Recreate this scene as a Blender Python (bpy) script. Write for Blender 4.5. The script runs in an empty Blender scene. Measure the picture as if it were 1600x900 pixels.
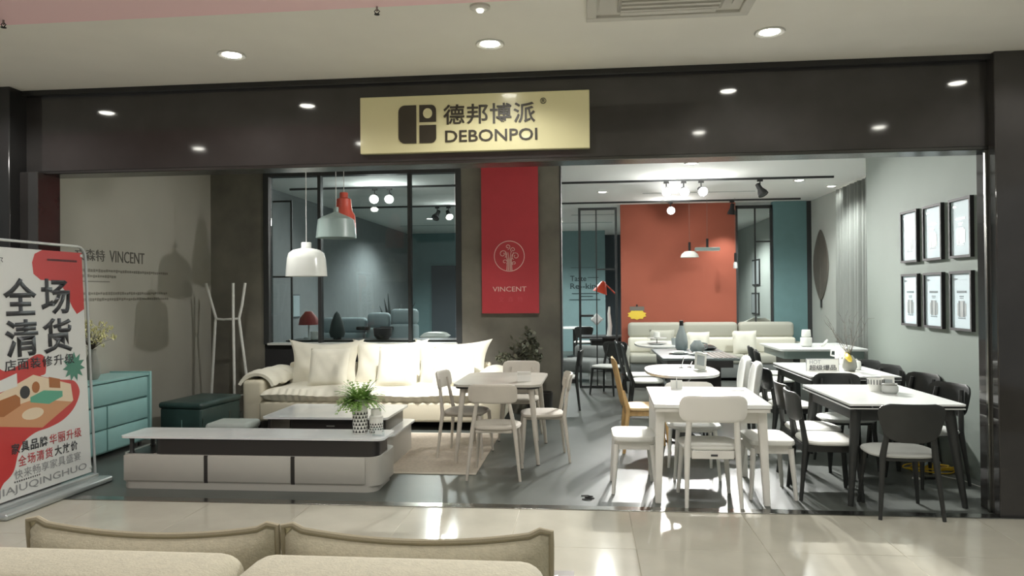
import bpy, bmesh, math, random
from mathutils import Vector, Matrix
random.seed(7)
PI = math.pi
sc = bpy.context.scene
C = bpy.context.collection

# ---------------------------------------------------------------- camera
cd = bpy.data.cameras.new('camera'); cam = bpy.data.objects.new('camera', cd); C.objects.link(cam)
cd.sensor_width = 36.0; cd.lens = 1150.0/1600.0*36.0; cd.clip_start = 0.05; cd.clip_end = 200
yaw, pitch, roll = math.atan(0.1), 0.0078, 0.0085
fw = Vector((-math.sin(yaw)*math.cos(pitch), math.cos(yaw)*math.cos(pitch), math.sin(pitch)))
rt = Vector((math.cos(yaw), math.sin(yaw), 0)); up = rt.cross(fw)
r2 = rt*math.cos(roll) - up*math.sin(roll); u2 = rt*math.sin(roll) + up*math.cos(roll)
cam.matrix_world = Matrix(((r2.x, u2.x, -fw.x, 0), (r2.y, u2.y, -fw.y, 0), (r2.z, u2.z, -fw.z, 1.6), (0, 0, 0, 1)))
sc.camera = cam
# ---------------------------------------------------------------- world, exposure
w = bpy.data.worlds.new('mall_air'); sc.world = w; w.use_nodes = True
bgn = w.node_tree.nodes['Background']; bgn.inputs[0].default_value = (0.95, 0.98, 0.93, 1); bgn.inputs[1].default_value = 0.30
sc.view_settings.view_transform = 'Standard'; sc.view_settings.look = 'None'
sc.view_settings.exposure = 0.0; sc.view_settings.gamma = 1.0; sc.view_settings.use_curve_mapping = False
sc.cycles.use_denoising = True
LIGHT = dict(mall=38.0, track=600.0, front=300.0, deep=260.0)

# ---------------------------------------------------------------- materials
def lin(c):
    return tuple(((v/255.0)/12.92 if v/255.0 <= 0.04045 else ((v/255.0+0.055)/1.055)**2.4) for v in c)
MATS = {}
def mat(name, rgb, rough=0.5, metal=0.0, var=0.0, vscale=6.0, bump=0.0, bscale=60.0, coat=0.0, emit=0.0, spec=0.5, rgb2=None, contrast=(0.35, 0.65), sheen=0.0, stretch=None):
    m = bpy.data.materials.new(name); m.use_nodes = True; nt = m.node_tree; n = nt.nodes; b = n['Principled BSDF']
    col = lin(rgb); b.inputs['Base Color'].default_value = (*col, 1)
    b.inputs['Roughness'].default_value = rough; b.inputs['Metallic'].default_value = metal
    b.inputs['Specular IOR Level'].default_value = spec; b.inputs['Coat Weight'].default_value = coat
    b.inputs['Coat Roughness'].default_value = 0.05
    if sheen: b.inputs['Sheen Weight'].default_value = sheen
    tc = n.new('ShaderNodeTexCoord'); src = tc.outputs['Object']
    if stretch:
        mp = n.new('ShaderNodeMapping'); mp.inputs['Scale'].default_value = stretch; nt.links.new(src, mp.inputs[0]); src = mp.outputs[0]
    if var or rgb2:
        nz = n.new('ShaderNodeTexNoise'); nz.inputs['Scale'].default_value = vscale; nz.inputs['Detail'].default_value = 6
        cr = n.new('ShaderNodeValToRGB'); cr.color_ramp.elements[0].position = contrast[0]; cr.color_ramp.elements[1].position = contrast[1]
        c2 = lin(rgb2) if rgb2 else tuple(v*(1-var) for v in col)
        c1 = col if rgb2 else tuple(min(1, v*(1+var)) for v in col)
        cr.color_ramp.elements[0].color = (*c2, 1); cr.color_ramp.elements[1].color = (*c1, 1)
        nt.links.new(src, nz.inputs['Vector']); nt.links.new(nz.outputs['Fac'], cr.inputs[0]); nt.links.new(cr.outputs[0], b.inputs['Base Color'])
    if bump:
        nb = n.new('ShaderNodeTexNoise'); nb.inputs['Scale'].default_value = bscale; nb.inputs['Detail'].default_value = 4
        bp = n.new('ShaderNodeBump'); bp.inputs['Strength'].default_value = bump; bp.inputs['Distance'].default_value = 0.01
        nt.links.new(src, nb.inputs['Vector']); nt.links.new(nb.outputs['Fac'], bp.inputs['Height']); nt.links.new(bp.outputs[0], b.inputs['Normal'])
    if emit:
        b.inputs['Emission Color'].default_value = (*col, 1); b.inputs['Emission Strength'].default_value = emit
    MATS[name] = m; return m
def glass(name, tint, gloss=0.02, ior=1.45):
    m = bpy.data.materials.new(name); m.use_nodes = True; nt = m.node_tree; n = nt.nodes
    n.remove(n['Principled BSDF']); out = n['Material Output']
    t = n.new('ShaderNodeBsdfTransparent'); t.inputs[0].default_value = (*tint, 1)
    g = n.new('ShaderNodeBsdfGlossy'); g.inputs['Roughness'].default_value = gloss
    fr = n.new('ShaderNodeFresnel'); fr.inputs[0].default_value = ior
    mx = n.new('ShaderNodeMixShader'); nt.links.new(fr.outputs[0], mx.inputs[0]); nt.links.new(t.outputs[0], mx.inputs[1]); nt.links.new(g.outputs[0], mx.inputs[2])
    nt.links.new(mx.outputs[0], out.inputs[0]); MATS[name] = m; return m

mat('mall_tile', (194, 190, 176), 0.12, var=0.05, vscale=3, spec=0.5)
mat('grout', (176, 170, 152), 0.7)
mat('shop_floor', (86, 90, 86), 0.36, spec=0.35, var=0.10, vscale=1.6, bump=0.03, bscale=12)
mat('steel', (150, 150, 145), 0.22, metal=1.0)
mat('dark_steel', (96, 96, 94), 0.25, metal=1.0)
mat('chrome', (205, 205, 205), 0.1, metal=1.0)
mat('mall_ceiling', (238, 236, 228), 0.8, var=0.02, vscale=2)
mat('pink_panel', (250, 214, 218), 0.6)
mat('shop_ceiling', (232, 234, 230), 0.85)
mat('black_stone', (54, 52, 51), 0.07, var=0.12, vscale=2.5, coat=0.5)
mat('black_pillar', (42, 42, 42), 0.18, var=0.1, vscale=3)
mat('sign_gold', (234, 227, 180), 0.22, coat=0.3)
mat('sign_dark', (62, 56, 44), 0.4)
mat('wall_beige', (166, 163, 152), 0.85, var=0.03, vscale=1.5)
mat('concrete', (126, 122, 110), 0.75, rgb2=(98, 95, 86), vscale=2.2, contrast=(0.3, 0.7), bump=0.08, bscale=20)
mat('frame_black', (48, 50, 50), 0.6)
mat('wall_grey', (117, 127, 120), 0.85, var=0.02, vscale=2)
mat('wall_pale', (176, 182, 176), 0.85, var=0.02, vscale=2)
mat('wall_greyteal', (130, 135, 136), 0.8, var=0.04)
mat('wall_red', (154, 82, 62), 0.8, var=0.03, vscale=2)
mat('teal', (98, 130, 132), 0.7, var=0.03)
mat('teal_deep', (120, 148, 150), 0.8, var=0.03)
mat('dark_wall', (78, 86, 92), 0.8)
mat('banner_red', (182, 52, 60), 0.55, var=0.03)
mat('print_pale', (226, 190, 180), 0.6)
mat('dim_letter', (120, 117, 106), 0.7)
mat('dim_letter_dark', (84, 82, 75), 0.7)
mat('teal_letter', (40, 62, 66), 0.6)
mat('white_paint', (236, 234, 228), 0.35)
mat('white_metal', (214, 214, 208), 0.35)
mat('white_gloss', (238, 240, 238), 0.16, var=0.02, vscale=4)
mat('pale_wood', (206, 199, 188), 0.45, var=0.03, vscale=8)
mat('pale_top', (198, 194, 184), 0.3, rgb2=(182, 178, 168), vscale=3)
mat('pale_seat', (188, 181, 170), 0.8, bump=0.1, bscale=200)
mat('seat_white', (232, 232, 226), 0.6, bump=0.05, bscale=150)
mat('seat_grey', (196, 198, 194), 0.7, bump=0.06, bscale=150)
mat('black_wood', (48, 50, 49), 0.38, var=0.1, vscale=10)
mat('black_matte', (46, 46, 46), 0.75, spec=0.3)
mat('dark_box', (44, 41, 40), 0.3)
mat('oak', (206, 170, 116), 0.5, var=0.08, vscale=5, stretch=(8, 8, 1))
mat('oak_seat', (226, 196, 146), 0.6)
mat('cab_grey', (186, 184, 177), 0.3)
mat('marble', (236, 238, 238), 0.14, rgb2=(222, 226, 228), vscale=2.5)
mat('cream', (226, 222, 206), 0.9, var=0.03, vscale=8, bump=0.12, bscale=140, sheen=0.2)
mat('cream_dark', (206, 199, 178), 0.9, bump=0.1, bscale=140)
mat('boucle', (186, 180, 158), 0.95, var=0.06, vscale=40, bump=0.35, bscale=120, sheen=0.2)
mat('boucle_pipe', (172, 164, 142), 0.95, bump=0.2, bscale=160)
mat('dresser', (140, 182, 180), 0.4, var=0.02)
mat('dresser_dark', (84, 120, 120), 0.5)
mat('green_leather', (48, 68, 65), 0.32, var=0.08, vscale=8, bump=0.05, bscale=90)
mat('grey_pouf', (176, 184, 180), 0.8, bump=0.1, bscale=150)
mat('rug_pile', (196, 184, 168), 1.0, var=0.08, vscale=30, bump=0.5, bscale=250)
mat('rug_edge', (214, 206, 192), 1.0, bump=0.4, bscale=250)
mat('lamp_white', (228, 230, 224), 0.25)
mat('lamp_grey', (142, 158, 154), 0.35)
mat('lamp_red', (200, 84, 68), 0.35)
mat('cord_pale', (200, 200, 196), 0.5)
mat('leaf_green', (150, 184, 100), 0.6, rgb2=(112, 152, 76), vscale=12)
mat('leaf_dark', (72, 76, 60), 0.6, rgb2=(92, 92, 74), vscale=20)
mat('bark', (84, 74, 62), 0.8)
mat('ink', (36, 36, 36), 0.4)
mat('vase_white', (236, 236, 230), 0.25)
mat('flower', (240, 238, 190), 0.7, rgb2=(216, 208, 140), vscale=30)
mat('clay', (150, 150, 142), 0.6)
mat('poster_white', (232, 234, 232), 0.35)
mat('poster_red', (206, 66, 66), 0.35)
mat('poster_ink', (58, 60, 64), 0.4)
mat('poster_grey', (150, 152, 154), 0.4)
mat('poster_inkred', (190, 70, 74), 0.4)
mat('poster_room', (238, 218, 190), 0.4)
mat('poster_floor', (216, 160, 118), 0.4)
mat('poster_brown', (176, 112, 66), 0.4)
mat('poster_green', (96, 176, 148), 0.4)
mat('poster_burst', (76, 140, 120), 0.4)
mat('poster_yellow', (244, 186, 66), 0.4)
mat('stand_metal', (206, 210, 210), 0.3, metal=0.3)
mat('stand_base', (190, 196, 196), 0.25, metal=0.5)
mat('paper_blue', (190, 206, 212), 0.75, spec=0.2)
mat('paper_mark', (98, 112, 118), 0.4)
mat('paper_art', (166, 172, 172), 0.4)
mat('curtain', (158, 162, 156), 0.9, bump=0.06, bscale=100)
mat('leaf_art', (92, 88, 80), 0.6, var=0.05)
mat('bench_grey', (170, 170, 158), 0.85, bump=0.06, bscale=120)
mat('pillow_ivory', (222, 220, 206), 0.9, bump=0.06, bscale=120)
mat('smoke_table', (118, 130, 132), 0.3)
mat('slat_brown', (112, 106, 98), 0.5)
mat('bottle', (152, 160, 160), 0.15)
mat('plate', (214, 218, 216), 0.25)
mat('yellow_card', (226, 196, 70), 0.5)
mat('cable_yellow', (222, 184, 44), 0.5)
mat('cable_white', (220, 220, 216), 0.5)
mat('twig', (96, 92, 84), 0.8)
mat('silver_leaf', (188, 194, 194), 0.35, metal=0.3)
mat('orange_red', (224, 82, 54), 0.4)
mat('bluegrey_fabric', (168, 184, 188), 0.85, bump=0.06, bscale=120)
mat('grey_fabric', (120, 124, 122), 0.9, bump=0.06, bscale=120)
mat('fern_dark', (74, 84, 82), 0.7)
mat('red_flower', (150, 52, 50), 0.6)
mat('lens', (255, 252, 240), 0.3, emit=30.0)
mat('lens_dim', (255, 252, 240), 0.3, emit=9.0)
mat('grille', (170, 168, 160), 0.7)
mat('ac_white', (206, 204, 196), 0.5)
glass('pane_glass', (0.80, 0.85, 0.85))
glass('clear_glass', (0.93, 0.96, 0.96))

# ---------------------------------------------------------------- mesh helpers
def nb(): return bmesh.new()
def box(bm, x0, x1, y0, y1, z0, z1, r=0.0, seg=2, M=None):
    t = bmesh.new(); bmesh.ops.create_cube(t, size=1.0)
    for v in t.verts: v.co = Vector(((x0+x1)/2+v.co.x*(x1-x0), (y0+y1)/2+v.co.y*(y1-y0), (z0+z1)/2+v.co.z*(z1-z0)))
    if r > 0: bmesh.ops.bevel(t, geom=t.edges[:], offset=r, segments=seg, profile=0.5, affect='EDGES')
    merge(bm, t, M); return bm
def merge(bm, t, M=None):
    if M is not None: bmesh.ops.transform(t, matrix=M, verts=t.verts[:])
    me = bpy.data.meshes.new('tmp'); t.to_mesh(me); t.free(); bm.from_mesh(me); bpy.data.meshes.remove(me)
def tube(bm, pts, rad, n=10, M=None, caps=True):
    t = bmesh.new(); pts = [Vector(p) for p in pts]
    if not isinstance(rad, (list, tuple)): rad = [rad]*len(pts)
    rings = []; ref = None
    for i, p in enumerate(pts):
        d = (pts[min(i+1, len(pts)-1)]-pts[max(i-1, 0)]).normalized()
        if ref is None: ref = Vector((1, 0, 0)) if abs(d.x) < 0.8 else Vector((0, 1, 0))
        a = (ref - d*ref.dot(d)).normalized(); ref = a; b = d.cross(a)
        rings.append([t.verts.new(p+(a*math.cos(2*PI*k/n)+b*math.sin(2*PI*k/n))*rad[i]) for k in range(n)])
    for i in range(len(rings)-1):
        for k in range(n): t.faces.new((rings[i][k], rings[i][(k+1) % n], rings[i+1][(k+1) % n], rings[i+1][k]))
    if caps: t.faces.new(rings[0][::-1]); t.faces.new(rings[-1])
    merge(bm, t, M); return bm
def lathe(bm, prof, n=24, M=None):
    t = bmesh.new(); rings = []
    for r, z in prof:
        rings.append([t.verts.new((max(r, 1e-4)*math.cos(2*PI*k/n), max(r, 1e-4)*math.sin(2*PI*k/n), z)) for k in range(n)])
    for i in range(len(rings)-1):
        for k in range(n): t.faces.new((rings[i][k], rings[i][(k+1) % n], rings[i+1][(k+1) % n], rings[i+1][k]))
    if prof[0][0] > 1e-3: t.faces.new(rings[0][::-1])
    if prof[-1][0] > 1e-3: t.faces.new(rings[-1])
    merge(bm, t, M); return bm
def prism(bm, pts, z0, z1, M=None):
    t = bmesh.new(); a = [t.verts.new((p[0], p[1], z0)) for p in pts]; b = [t.verts.new((p[0], p[1], z1)) for p in pts]
    n = len(pts); t.faces.new(a[::-1]); t.faces.new(b)
    for i in range(n): t.faces.new((a[i], a[(i+1) % n], b[(i+1) % n], b[i]))
    merge(bm, t, M); return bm
def rrect(x0, x1, y0, y1, r, n=5):
    P = []
    for cx, cy, a in ((x1-r, y1-r, 0), (x0+r, y1-r, 90), (x0+r, y0+r, 180), (x1-r, y0+r, 270)):
        for k in range(n+1):
            t = math.radians(a+90*k/n); P.append((cx+r*math.cos(t), cy+r*math.sin(t)))
    return P
def ell(cx, cy, rx, ry, n=28, p=2.0):
    out = []
    for k in range(n):
        a = 2*PI*k/n; c, s = math.cos(a), math.sin(a)
        out.append((cx+rx*math.copysign(abs(c)**(2/p), c), cy+ry*math.copysign(abs(s)**(2/p), s)))
    return out
def shell(bm, fn, nu, nv, t, M=None):
    b = bmesh.new(); F = []; K = []
    P = [[Vector(fn(-1+2*i/nu, j/nv)) for j in range(nv+1)] for i in range(nu+1)]
    for i in range(nu+1):
        rf, rk = [], []
        for j in range(nv+1):
            du = P[min(i+1, nu)][j]-P[max(i-1, 0)][j]; dv = P[i][min(j+1, nv)]-P[i][max(j-1, 0)]
            nn = du.cross(dv); nn = nn.normalized() if nn.length > 1e-9 else Vector((0, 1, 0))
            e = 0.55 if i in (0, nu) or j in (0, nv) else 1.0
            rf.append(b.verts.new(P[i][j]+nn*t/2*e)); rk.append(b.verts.new(P[i][j]-nn*t/2*e))
        F.append(rf); K.append(rk)
    for i in range(nu):
        for j in range(nv):
            b.faces.new((F[i][j], F[i+1][j], F[i+1][j+1], F[i][j+1])); b.faces.new((K[i][j], K[i][j+1], K[i+1][j+1], K[i+1][j]))
    for i in range(nu):
        b.faces.new((F[i][0], K[i][0], K[i+1][0], F[i+1][0])); b.faces.new((F[i][nv], F[i+1][nv], K[i+1][nv], K[i][nv]))
    for j in range(nv):
        b.faces.new((F[0][j], F[0][j+1], K[0][j+1], K[0][j])); b.faces.new((F[nu][j], K[nu][j], K[nu][j+1], F[nu][j+1]))
    merge(bm, b, M); return bm
def cushion(bm, w, d, h, M=None, n=14, p=4.0, pinch=0.06, wr=0.0, seed=0):
    # soft pillow lying in the xy plane, corners flaring out
    t = bmesh.new(); rnd = random.Random(seed); ph = [rnd.uniform(0, 6.28) for _ in range(6)]
    T, Bm = {}, {}
    for i in range(n+1):
        for j in range(n+1):
            u, v = -1+2*i/n, -1+2*j/n
            x = u*w/2*(1-pinch*(1-v*v)); y = v*d/2*(1-pinch*(1-u*u))
            z = h/2*max(0, (1-abs(u)**p)*(1-abs(v)**p))**0.5
            z += wr*(math.sin(5*u+3*v+ph[0])+math.sin(4*v-6*u+ph[1])+0.6*math.sin(11*u+7*v+ph[2]))*(1-abs(u)**6)*(1-abs(v)**6)
            T[i, j] = t.verts.new((x, y, z))
            Bm[i, j] = T[i, j] if i in (0, n) or j in (0, n) else t.verts.new((x, y, -h/2*max(0, (1-abs(u)**p)*(1-abs(v)**p))**0.5))
    for i in range(n):
        for j in range(n):
            t.faces.new((T[i, j], T[i+1, j], T[i+1, j+1], T[i, j+1]))
            q = (Bm[i, j], Bm[i, j+1], Bm[i+1, j+1], Bm[i+1, j])
            if len(set(q)) == 4 and t.faces.get(q) is None:
                try: t.faces.new(q)
                except ValueError: pass
    merge(bm, t, M); return bm
def finish(bm, name, m, angle=40):
    bmesh.ops.recalc_face_normals(bm, faces=bm.faces[:])
    me = bpy.data.meshes.new(name); bm.to_mesh(me); bm.free()
    me.materials.append(MATS[m] if isinstance(m, str) else m)
    if angle:
        for p in me.polygons: p.use_smooth = True
        me.set_sharp_from_angle(angle=math.radians(angle))
    return me
T = Matrix.Translation
def R(deg, ax): return Matrix.Rotation(math.radians(deg), 4, ax)
FACE_F = Matrix(((1, 0, 0, 0), (0, 0, -1, 0), (0, 1, 0, 0), (0, 0, 0, 1)))        # drawn in xy, faces -Y
FACE_R = Matrix(((0, 0, 1, 0), (1, 0, 0, 0), (0, 1, 0, 0), (0, 0, 0, 1)))         # faces +X
FACE_L = Matrix(((0, 0, -1, 0), (-1, 0, 0, 0), (0, 1, 0, 0), (0, 0, 0, 1)))       # faces -X
def text(bm, body, x0, x1, y0, y1, M, thick=0.004, bold=0.0, keep=False, z=0.0):
    c = bpy.data.curves.new('t', 'FONT'); c.body = body; c.resolution_u = 3; c.offset = bold
    o = bpy.data.objects.new('t', c); C.objects.link(o); bpy.context.view_layer.update()
    me = bpy.data.meshes.new_from_object(o); bpy.data.objects.remove(o); bpy.data.curves.remove(c)
    t = bmesh.new(); t.from_mesh(me); bpy.data.meshes.remove(me)
    xs = [v.co.x for v in t.verts]; ys = [v.co.y for v in t.verts]; a, b, e, f = min(xs), max(xs), min(ys), max(ys)
    sx, sy = (x1-x0)/(b-a), (y1-y0)/(f-e)
    if keep: sx = sy = min(sx, sy)
    for v in t.verts: v.co = Vector((x0+(v.co.x-a)*sx, y0+(v.co.y-e)*sy, z))
    g = bmesh.ops.extrude_face_region(t, geom=t.faces[:])
    for v in g['geom']:
        if isinstance(v, bmesh.types.BMVert): v.co.z += thick
    merge(bm, t, M); return bm

# ---------------------------------------------------------------- object helpers
def P(name, bm, m, subs=(), label=None, kind=None, angle=40):
    me = bm if isinstance(bm, bpy.types.Mesh) else finish(bm, name, m, angle)
    return (name, me, list(subs), label, kind)
def put(spec, parent):
    name, me, subs, label, kind = spec
    o = bpy.data.objects.new(name, me); C.objects.link(o); o.parent = parent
    if label: o['label'] = label
    if kind: o['kind'] = kind
    for s in subs: put(s, o)
    return o
def thing(name, label, cat, parts, loc=(0, 0, 0), rz=0.0, group=None, rot=None):
    o = bpy.data.objects.new(name, None); C.objects.link(o); o.empty_display_size = 0.1
    o.location = loc; o.rotation_euler = rot if rot else (0, 0, math.radians(rz))
    o['label'] = label; o['category'] = cat
    if group: o['group'] = group
    for p in parts: put(p, o)
    return o
def single(name, label, cat, me, loc=(0, 0, 0), rz=0.0, group=None, kind=None, subs=()):
    o = bpy.data.objects.new(name, me); C.objects.link(o); o.location = loc; o.rotation_euler = (0, 0, math.radians(rz))
    o['label'] = label; o['category'] = cat
    if group: o['group'] = group
    if kind: o['kind'] = kind
    for s in subs: put(s, o)
    return o
def struct(name, label, bm, m, subs=(), angle=40):
    me = finish(bm, name, m, angle); o = bpy.data.objects.new(name, me); C.objects.link(o)
    o['kind'] = 'structure'; o['label'] = label
    for s in subs: put(s, o)
    return o
def spot(parent, loc, aim, watts, deg=70, blend=0.6, rad=0.05, color=(1, 0.97, 0.9)):
    l = bpy.data.lights.new('lamp', 'SPOT'); l.energy = watts; l.spot_size = math.radians(deg); l.spot_blend = blend
    l.shadow_soft_size = rad; l.color = color
    o = bpy.data.objects.new('lamp', l); C.objects.link(o); o.parent = parent; o.location = loc
    o.rotation_euler = (Vector(aim)-Vector(loc)).to_track_quat('-Z', 'Y').to_euler(); return o

# ================================================================ STRUCTURE
HF = 5.6           # header face
MC = 3.285         # mall ceiling
CZ = 3.32          # shop ceiling
BW = 14.5          # plane of the red wall
# mall floor with tiles
tiles = []
tb = finish(box(nb(), -0.3985, 0.3985, -0.3985, 0.3985, -0.01, 0.0, 0.0015, 1), 'floor_tile', 'mall_tile')
fl = struct('floor', 'pale beige polished tile floor of the mall corridor', box(nb(), -7, 7, -4, 5.46, -0.1, -0.0025), 'grout')
for i in range(-8, 6):
    for j in range(0, 4):
        o = bpy.data.objects.new('floor_tile', tb); C.objects.link(o); o.parent = fl; o.location = (1.1+0.4+0.8*i, 5.06-0.8*j, 0)
struct('floor_shop', 'dark grey satin floor of the furniture shop', box(nb(), -5.4, 4.5, 5.54, 22.3, -0.1, 0.0), 'shop_floor')
b = box(nb(), -5.3, 4.3, 5.46, 5.56, -0.05, 0.006, 0.003, 1)
struct('trim_1', 'brushed steel threshold strip between corridor and shop floors', b, 'steel')
# mall ceiling
struct('ceiling', 'plain beige ceiling of the mall corridor', box(nb(), -7, 7, -4, 5.62, MC, MC+0.1), 'mall_ceiling')
struct('ceiling_panel', 'pink strip of the mall ceiling', box(nb(), -7, -0.1, -0.5, 4.17, MC-0.012, MC+0.02), 'pink_panel')  # flush ceiling panel in one even pink
# storefront
b = box(nb(), -5.6, 2.95, HF, HF+0.2, 2.63, MC, 0.004, 1)
struct('wall_front', 'glossy black fascia above the shop entrance', b, 'black_stone')
b = box(nb(), -5.6, 2.95, HF-0.05, HF+0.02, MC-0.045, MC, 0.004, 1)
struct('trim_2', 'dark lip along the top of the black fascia', b, 'black_pillar')
b = box(nb(), -4.6, 2.95, HF-0.012, HF+0.21, 2.605, 2.632, 0.004, 1)
struct('trim_3', 'polished dark steel edge under the black fascia', b, 'dark_steel')
struct('wall_front_left', 'black pillar at the left end of the storefront', box(nb(), -6.2, -4.55, 5.42, 5.85, 0, MC, 0.006, 1), 'black_pillar')
struct('trim_4', 'black door jamb beside the left pillar', box(nb(), -4.55, -4.39, 5.52, 5.78, 0, 2.62, 0.006, 1), 'black_stone')
struct('wall_front_right', 'black pillar at the right end of the storefront', box(nb(), 2.885, 6.5, 5.5, 5.76, 0, MC, 0.006, 1), 'black_stone')
b = box(nb(), 2.868, 2.886, 5.60, 5.63, 0.0, 2.62, 0.003, 1)
struct('trim_5', 'thin steel strip on the right pillar', b, 'steel')
# shop shell
subs = []
L = nb(); text(L, '文森特', 7.05, 7.52, 1.985, 2.11, T((-5.199, 0, 0)) @ FACE_R, 0.003)
subs.append(P('lettering', L, 'dim_letter_dark', label='faint Chinese lettering'))
L = nb(); text(L, 'VINCENT', 7.60, 8.24, 1.985, 2.115, T((-5.199, 0, 0)) @ FACE_R, 0.003)
subs.append(P('lettering', L, 'dim_letter_dark', label='dark slogan lettering VINCENT'))
for k, (a, bb, z) in enumerate(((7.05, 8.70, 1.885), (7.05, 7.72, 1.825), (7.05, 8.72, 1.640), (7.05, 8.72, 1.575))):
    L = nb(); rr = random.Random(k); y = a
    while y < bb:
        wd = rr.uniform(0.022, 0.034); L = box(L, -5.199, -5.197, y, y+wd, z-rr.uniform(0.008, 0.018), z+rr.uniform(0.010, 0.018)); y += wd+0.012
    subs.append(P('text_line', L, 'dim_letter', label='faint line of small print'))
subs.append(P('rule_line', box(nb(), -5.199, -5.196, 7.05, 7.6, 1.765, 1.772), 'dim_letter_dark'))
struct('wall_left', 'beige side wall with faint lettering', box(nb(), -5.35, -5.2, 5.7, 9.95, 0, 3.45), 'wall_beige', subs)
PY = 9.8
struct('wall_back_left', 'narrow dark concrete panel left of the window', box(nb(), -5.2, -4.43, PY, PY+0.15, 0, CZ), 'concrete')
struct('wall_back_middle', 'concrete pier behind the red hanging panel', box(nb(), -1.66, -0.335, PY, PY+0.35, 0, CZ), 'concrete')
struct('trim_6', 'dark metal edge on the concrete pier', box(nb(), -0.335, -0.315, PY-0.01, PY+0.36, 0, CZ), 'frame_black')
struct('wall_back_low', 'dark panel below the interior window', box(nb(), -4.43, -1.66, PY+0.02, PY+0.13, 0, 0.93), 'black_matte')
# interior window
W = nb(); X0, X1, Z0, Z1 = -4.43, -1.66, 0.93, CZ
W = box(W, X0, X0+0.075, PY-0.02, PY+0.12, Z0, Z1); W = box(W, X1-0.075, X1, PY-0.02, PY+0.12, Z0, Z1)
W = box(W, X0+0.075, X1-0.075, PY-0.02, PY+0.12, Z1-0.075, Z1)
subs = [P('window_sill', box(nb(), X0+0.06, X1-0.06, PY-0.05, PY+0.14, Z0-0.012, Z0+0.018, 0.004, 1), 'white_metal', label='pale sill')]
xs = [X0+0.075, -3.635, -2.375, X1-0.075]
for xm in xs[1:3]: subs.append(P('mullion', box(nb(), xm-0.022, xm+0.022, PY-0.01, PY+0.09, Z0, Z1-0.075), 'frame_black'))
for a, bb in zip(xs, xs[1:]): subs.append(P('pane', box(nb(), a+0.022, bb-0.022, PY+0.03, PY+0.036, Z0+0.018, Z1-0.075), 'pane_glass'))
struct('window_1', 'large black framed interior window with three glass panes', W, 'frame_black', subs)
# right side
struct('wall_right', 'grey wall hung with framed certificates', box(nb(), 3.26, 4.45, 5.76, 8.93, 0, CZ), 'wall_grey')
struct('wall_right_far', 'pale grey wall behind the curtain', box(nb(), 4.28, 4.45, 8.93, 22.5, 0, CZ), 'wall_pale')
struct('wall_back', 'terracotta red feature wall above the banquette', box(nb(), 0.69, 2.88, BW, BW+0.12, 0, CZ), 'wall_red')
struct('wall_back_right', 'teal column in the far right corner', box(nb(), 3.575, 4.185, BW-0.05, BW+0.15, 0, CZ), 'teal')
struct('trim_7', 'dark strip in the corner beside the teal column', box(nb(), 4.185, 4.28, BW-0.02, BW+0.12, 0, CZ), 'frame_black')
struct('wall_far', 'distant teal wall with small lettering', box(nb(), -5.2, 0.54, 20.4, 20.6, 0, CZ), 'teal_deep', [
    P('lettering', text(nb(), 'Taste', -0.42, 0.02, 1.93, 2.08, T((0, 20.395, 0)) @ FACE_F, 0.01, bold=0.01), 'teal_letter', label='dark word Taste'),
    P('lettering', text(nb(), 'Re--kind', -0.42, 0.40, 1.72, 1.87, T((0, 20.395, 0)) @ FACE_F, 0.01, bold=0.01), 'teal_letter', label='dark second line of lettering'),
    P('rule_line', box(nb(), 0.06, 0.36, 20.385, 20.395, 2.02, 2.035), 'teal_letter'),
    P('rule_line', box(nb(), -0.40, 0.38, 20.385, 20.395, 2.30, 2.31), 'teal_letter'),
    P('text_line', box(nb(), -0.38, 0.36, 20.385, 20.395, 1.58, 1.60), 'teal_letter'),
    P('text_line', box(nb(), -0.18, 0.20, 20.385, 20.395, 1.50, 1.52), 'teal_letter'),
    P('text_line', box(nb(), -0.45, 0.40, 20.385, 20.395, 1.41, 1.43), 'teal_letter')])
struct('wall_far_right', 'dark wall at the very back of the shop', box(nb(), 0.44, 4.45, 22.0, 22.2, 0, CZ), 'dark_wall')
struct('wall_far_left', 'grey teal side wall of the room behind the window', box(nb(), -5.15, -5.0, 9.95, 20.4, 0, CZ), 'wall_greyteal')
struct('ceiling_shop', 'white ceiling inside the shop', box(nb(), -5.4, 4.5, 5.8, 22.3, CZ, CZ+0.1), 'shop_ceiling', [
    P('ceiling_slot', box(nb(), -0.3, 0.66, 16.2, 16.26, CZ-0.006, CZ+0.01), 'lamp_grey'),
    P('ceiling_slot', box(nb(), -4.6, 0.66, 18.0, 18.06, CZ-0.006, CZ+0.01), 'lamp_grey'),
    P('ceiling_slot', box(nb(), 1.0, 2.9, 12.9, 12.93, CZ-0.004, CZ+0.01), 'lamp_grey')])
struct('door_1', 'dark doorway panel in the far teal wall', box(nb(), -4.3, -3.35, 20.33, 20.4, 0, 2.4, 0.01, 1), 'dark_wall')

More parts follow.
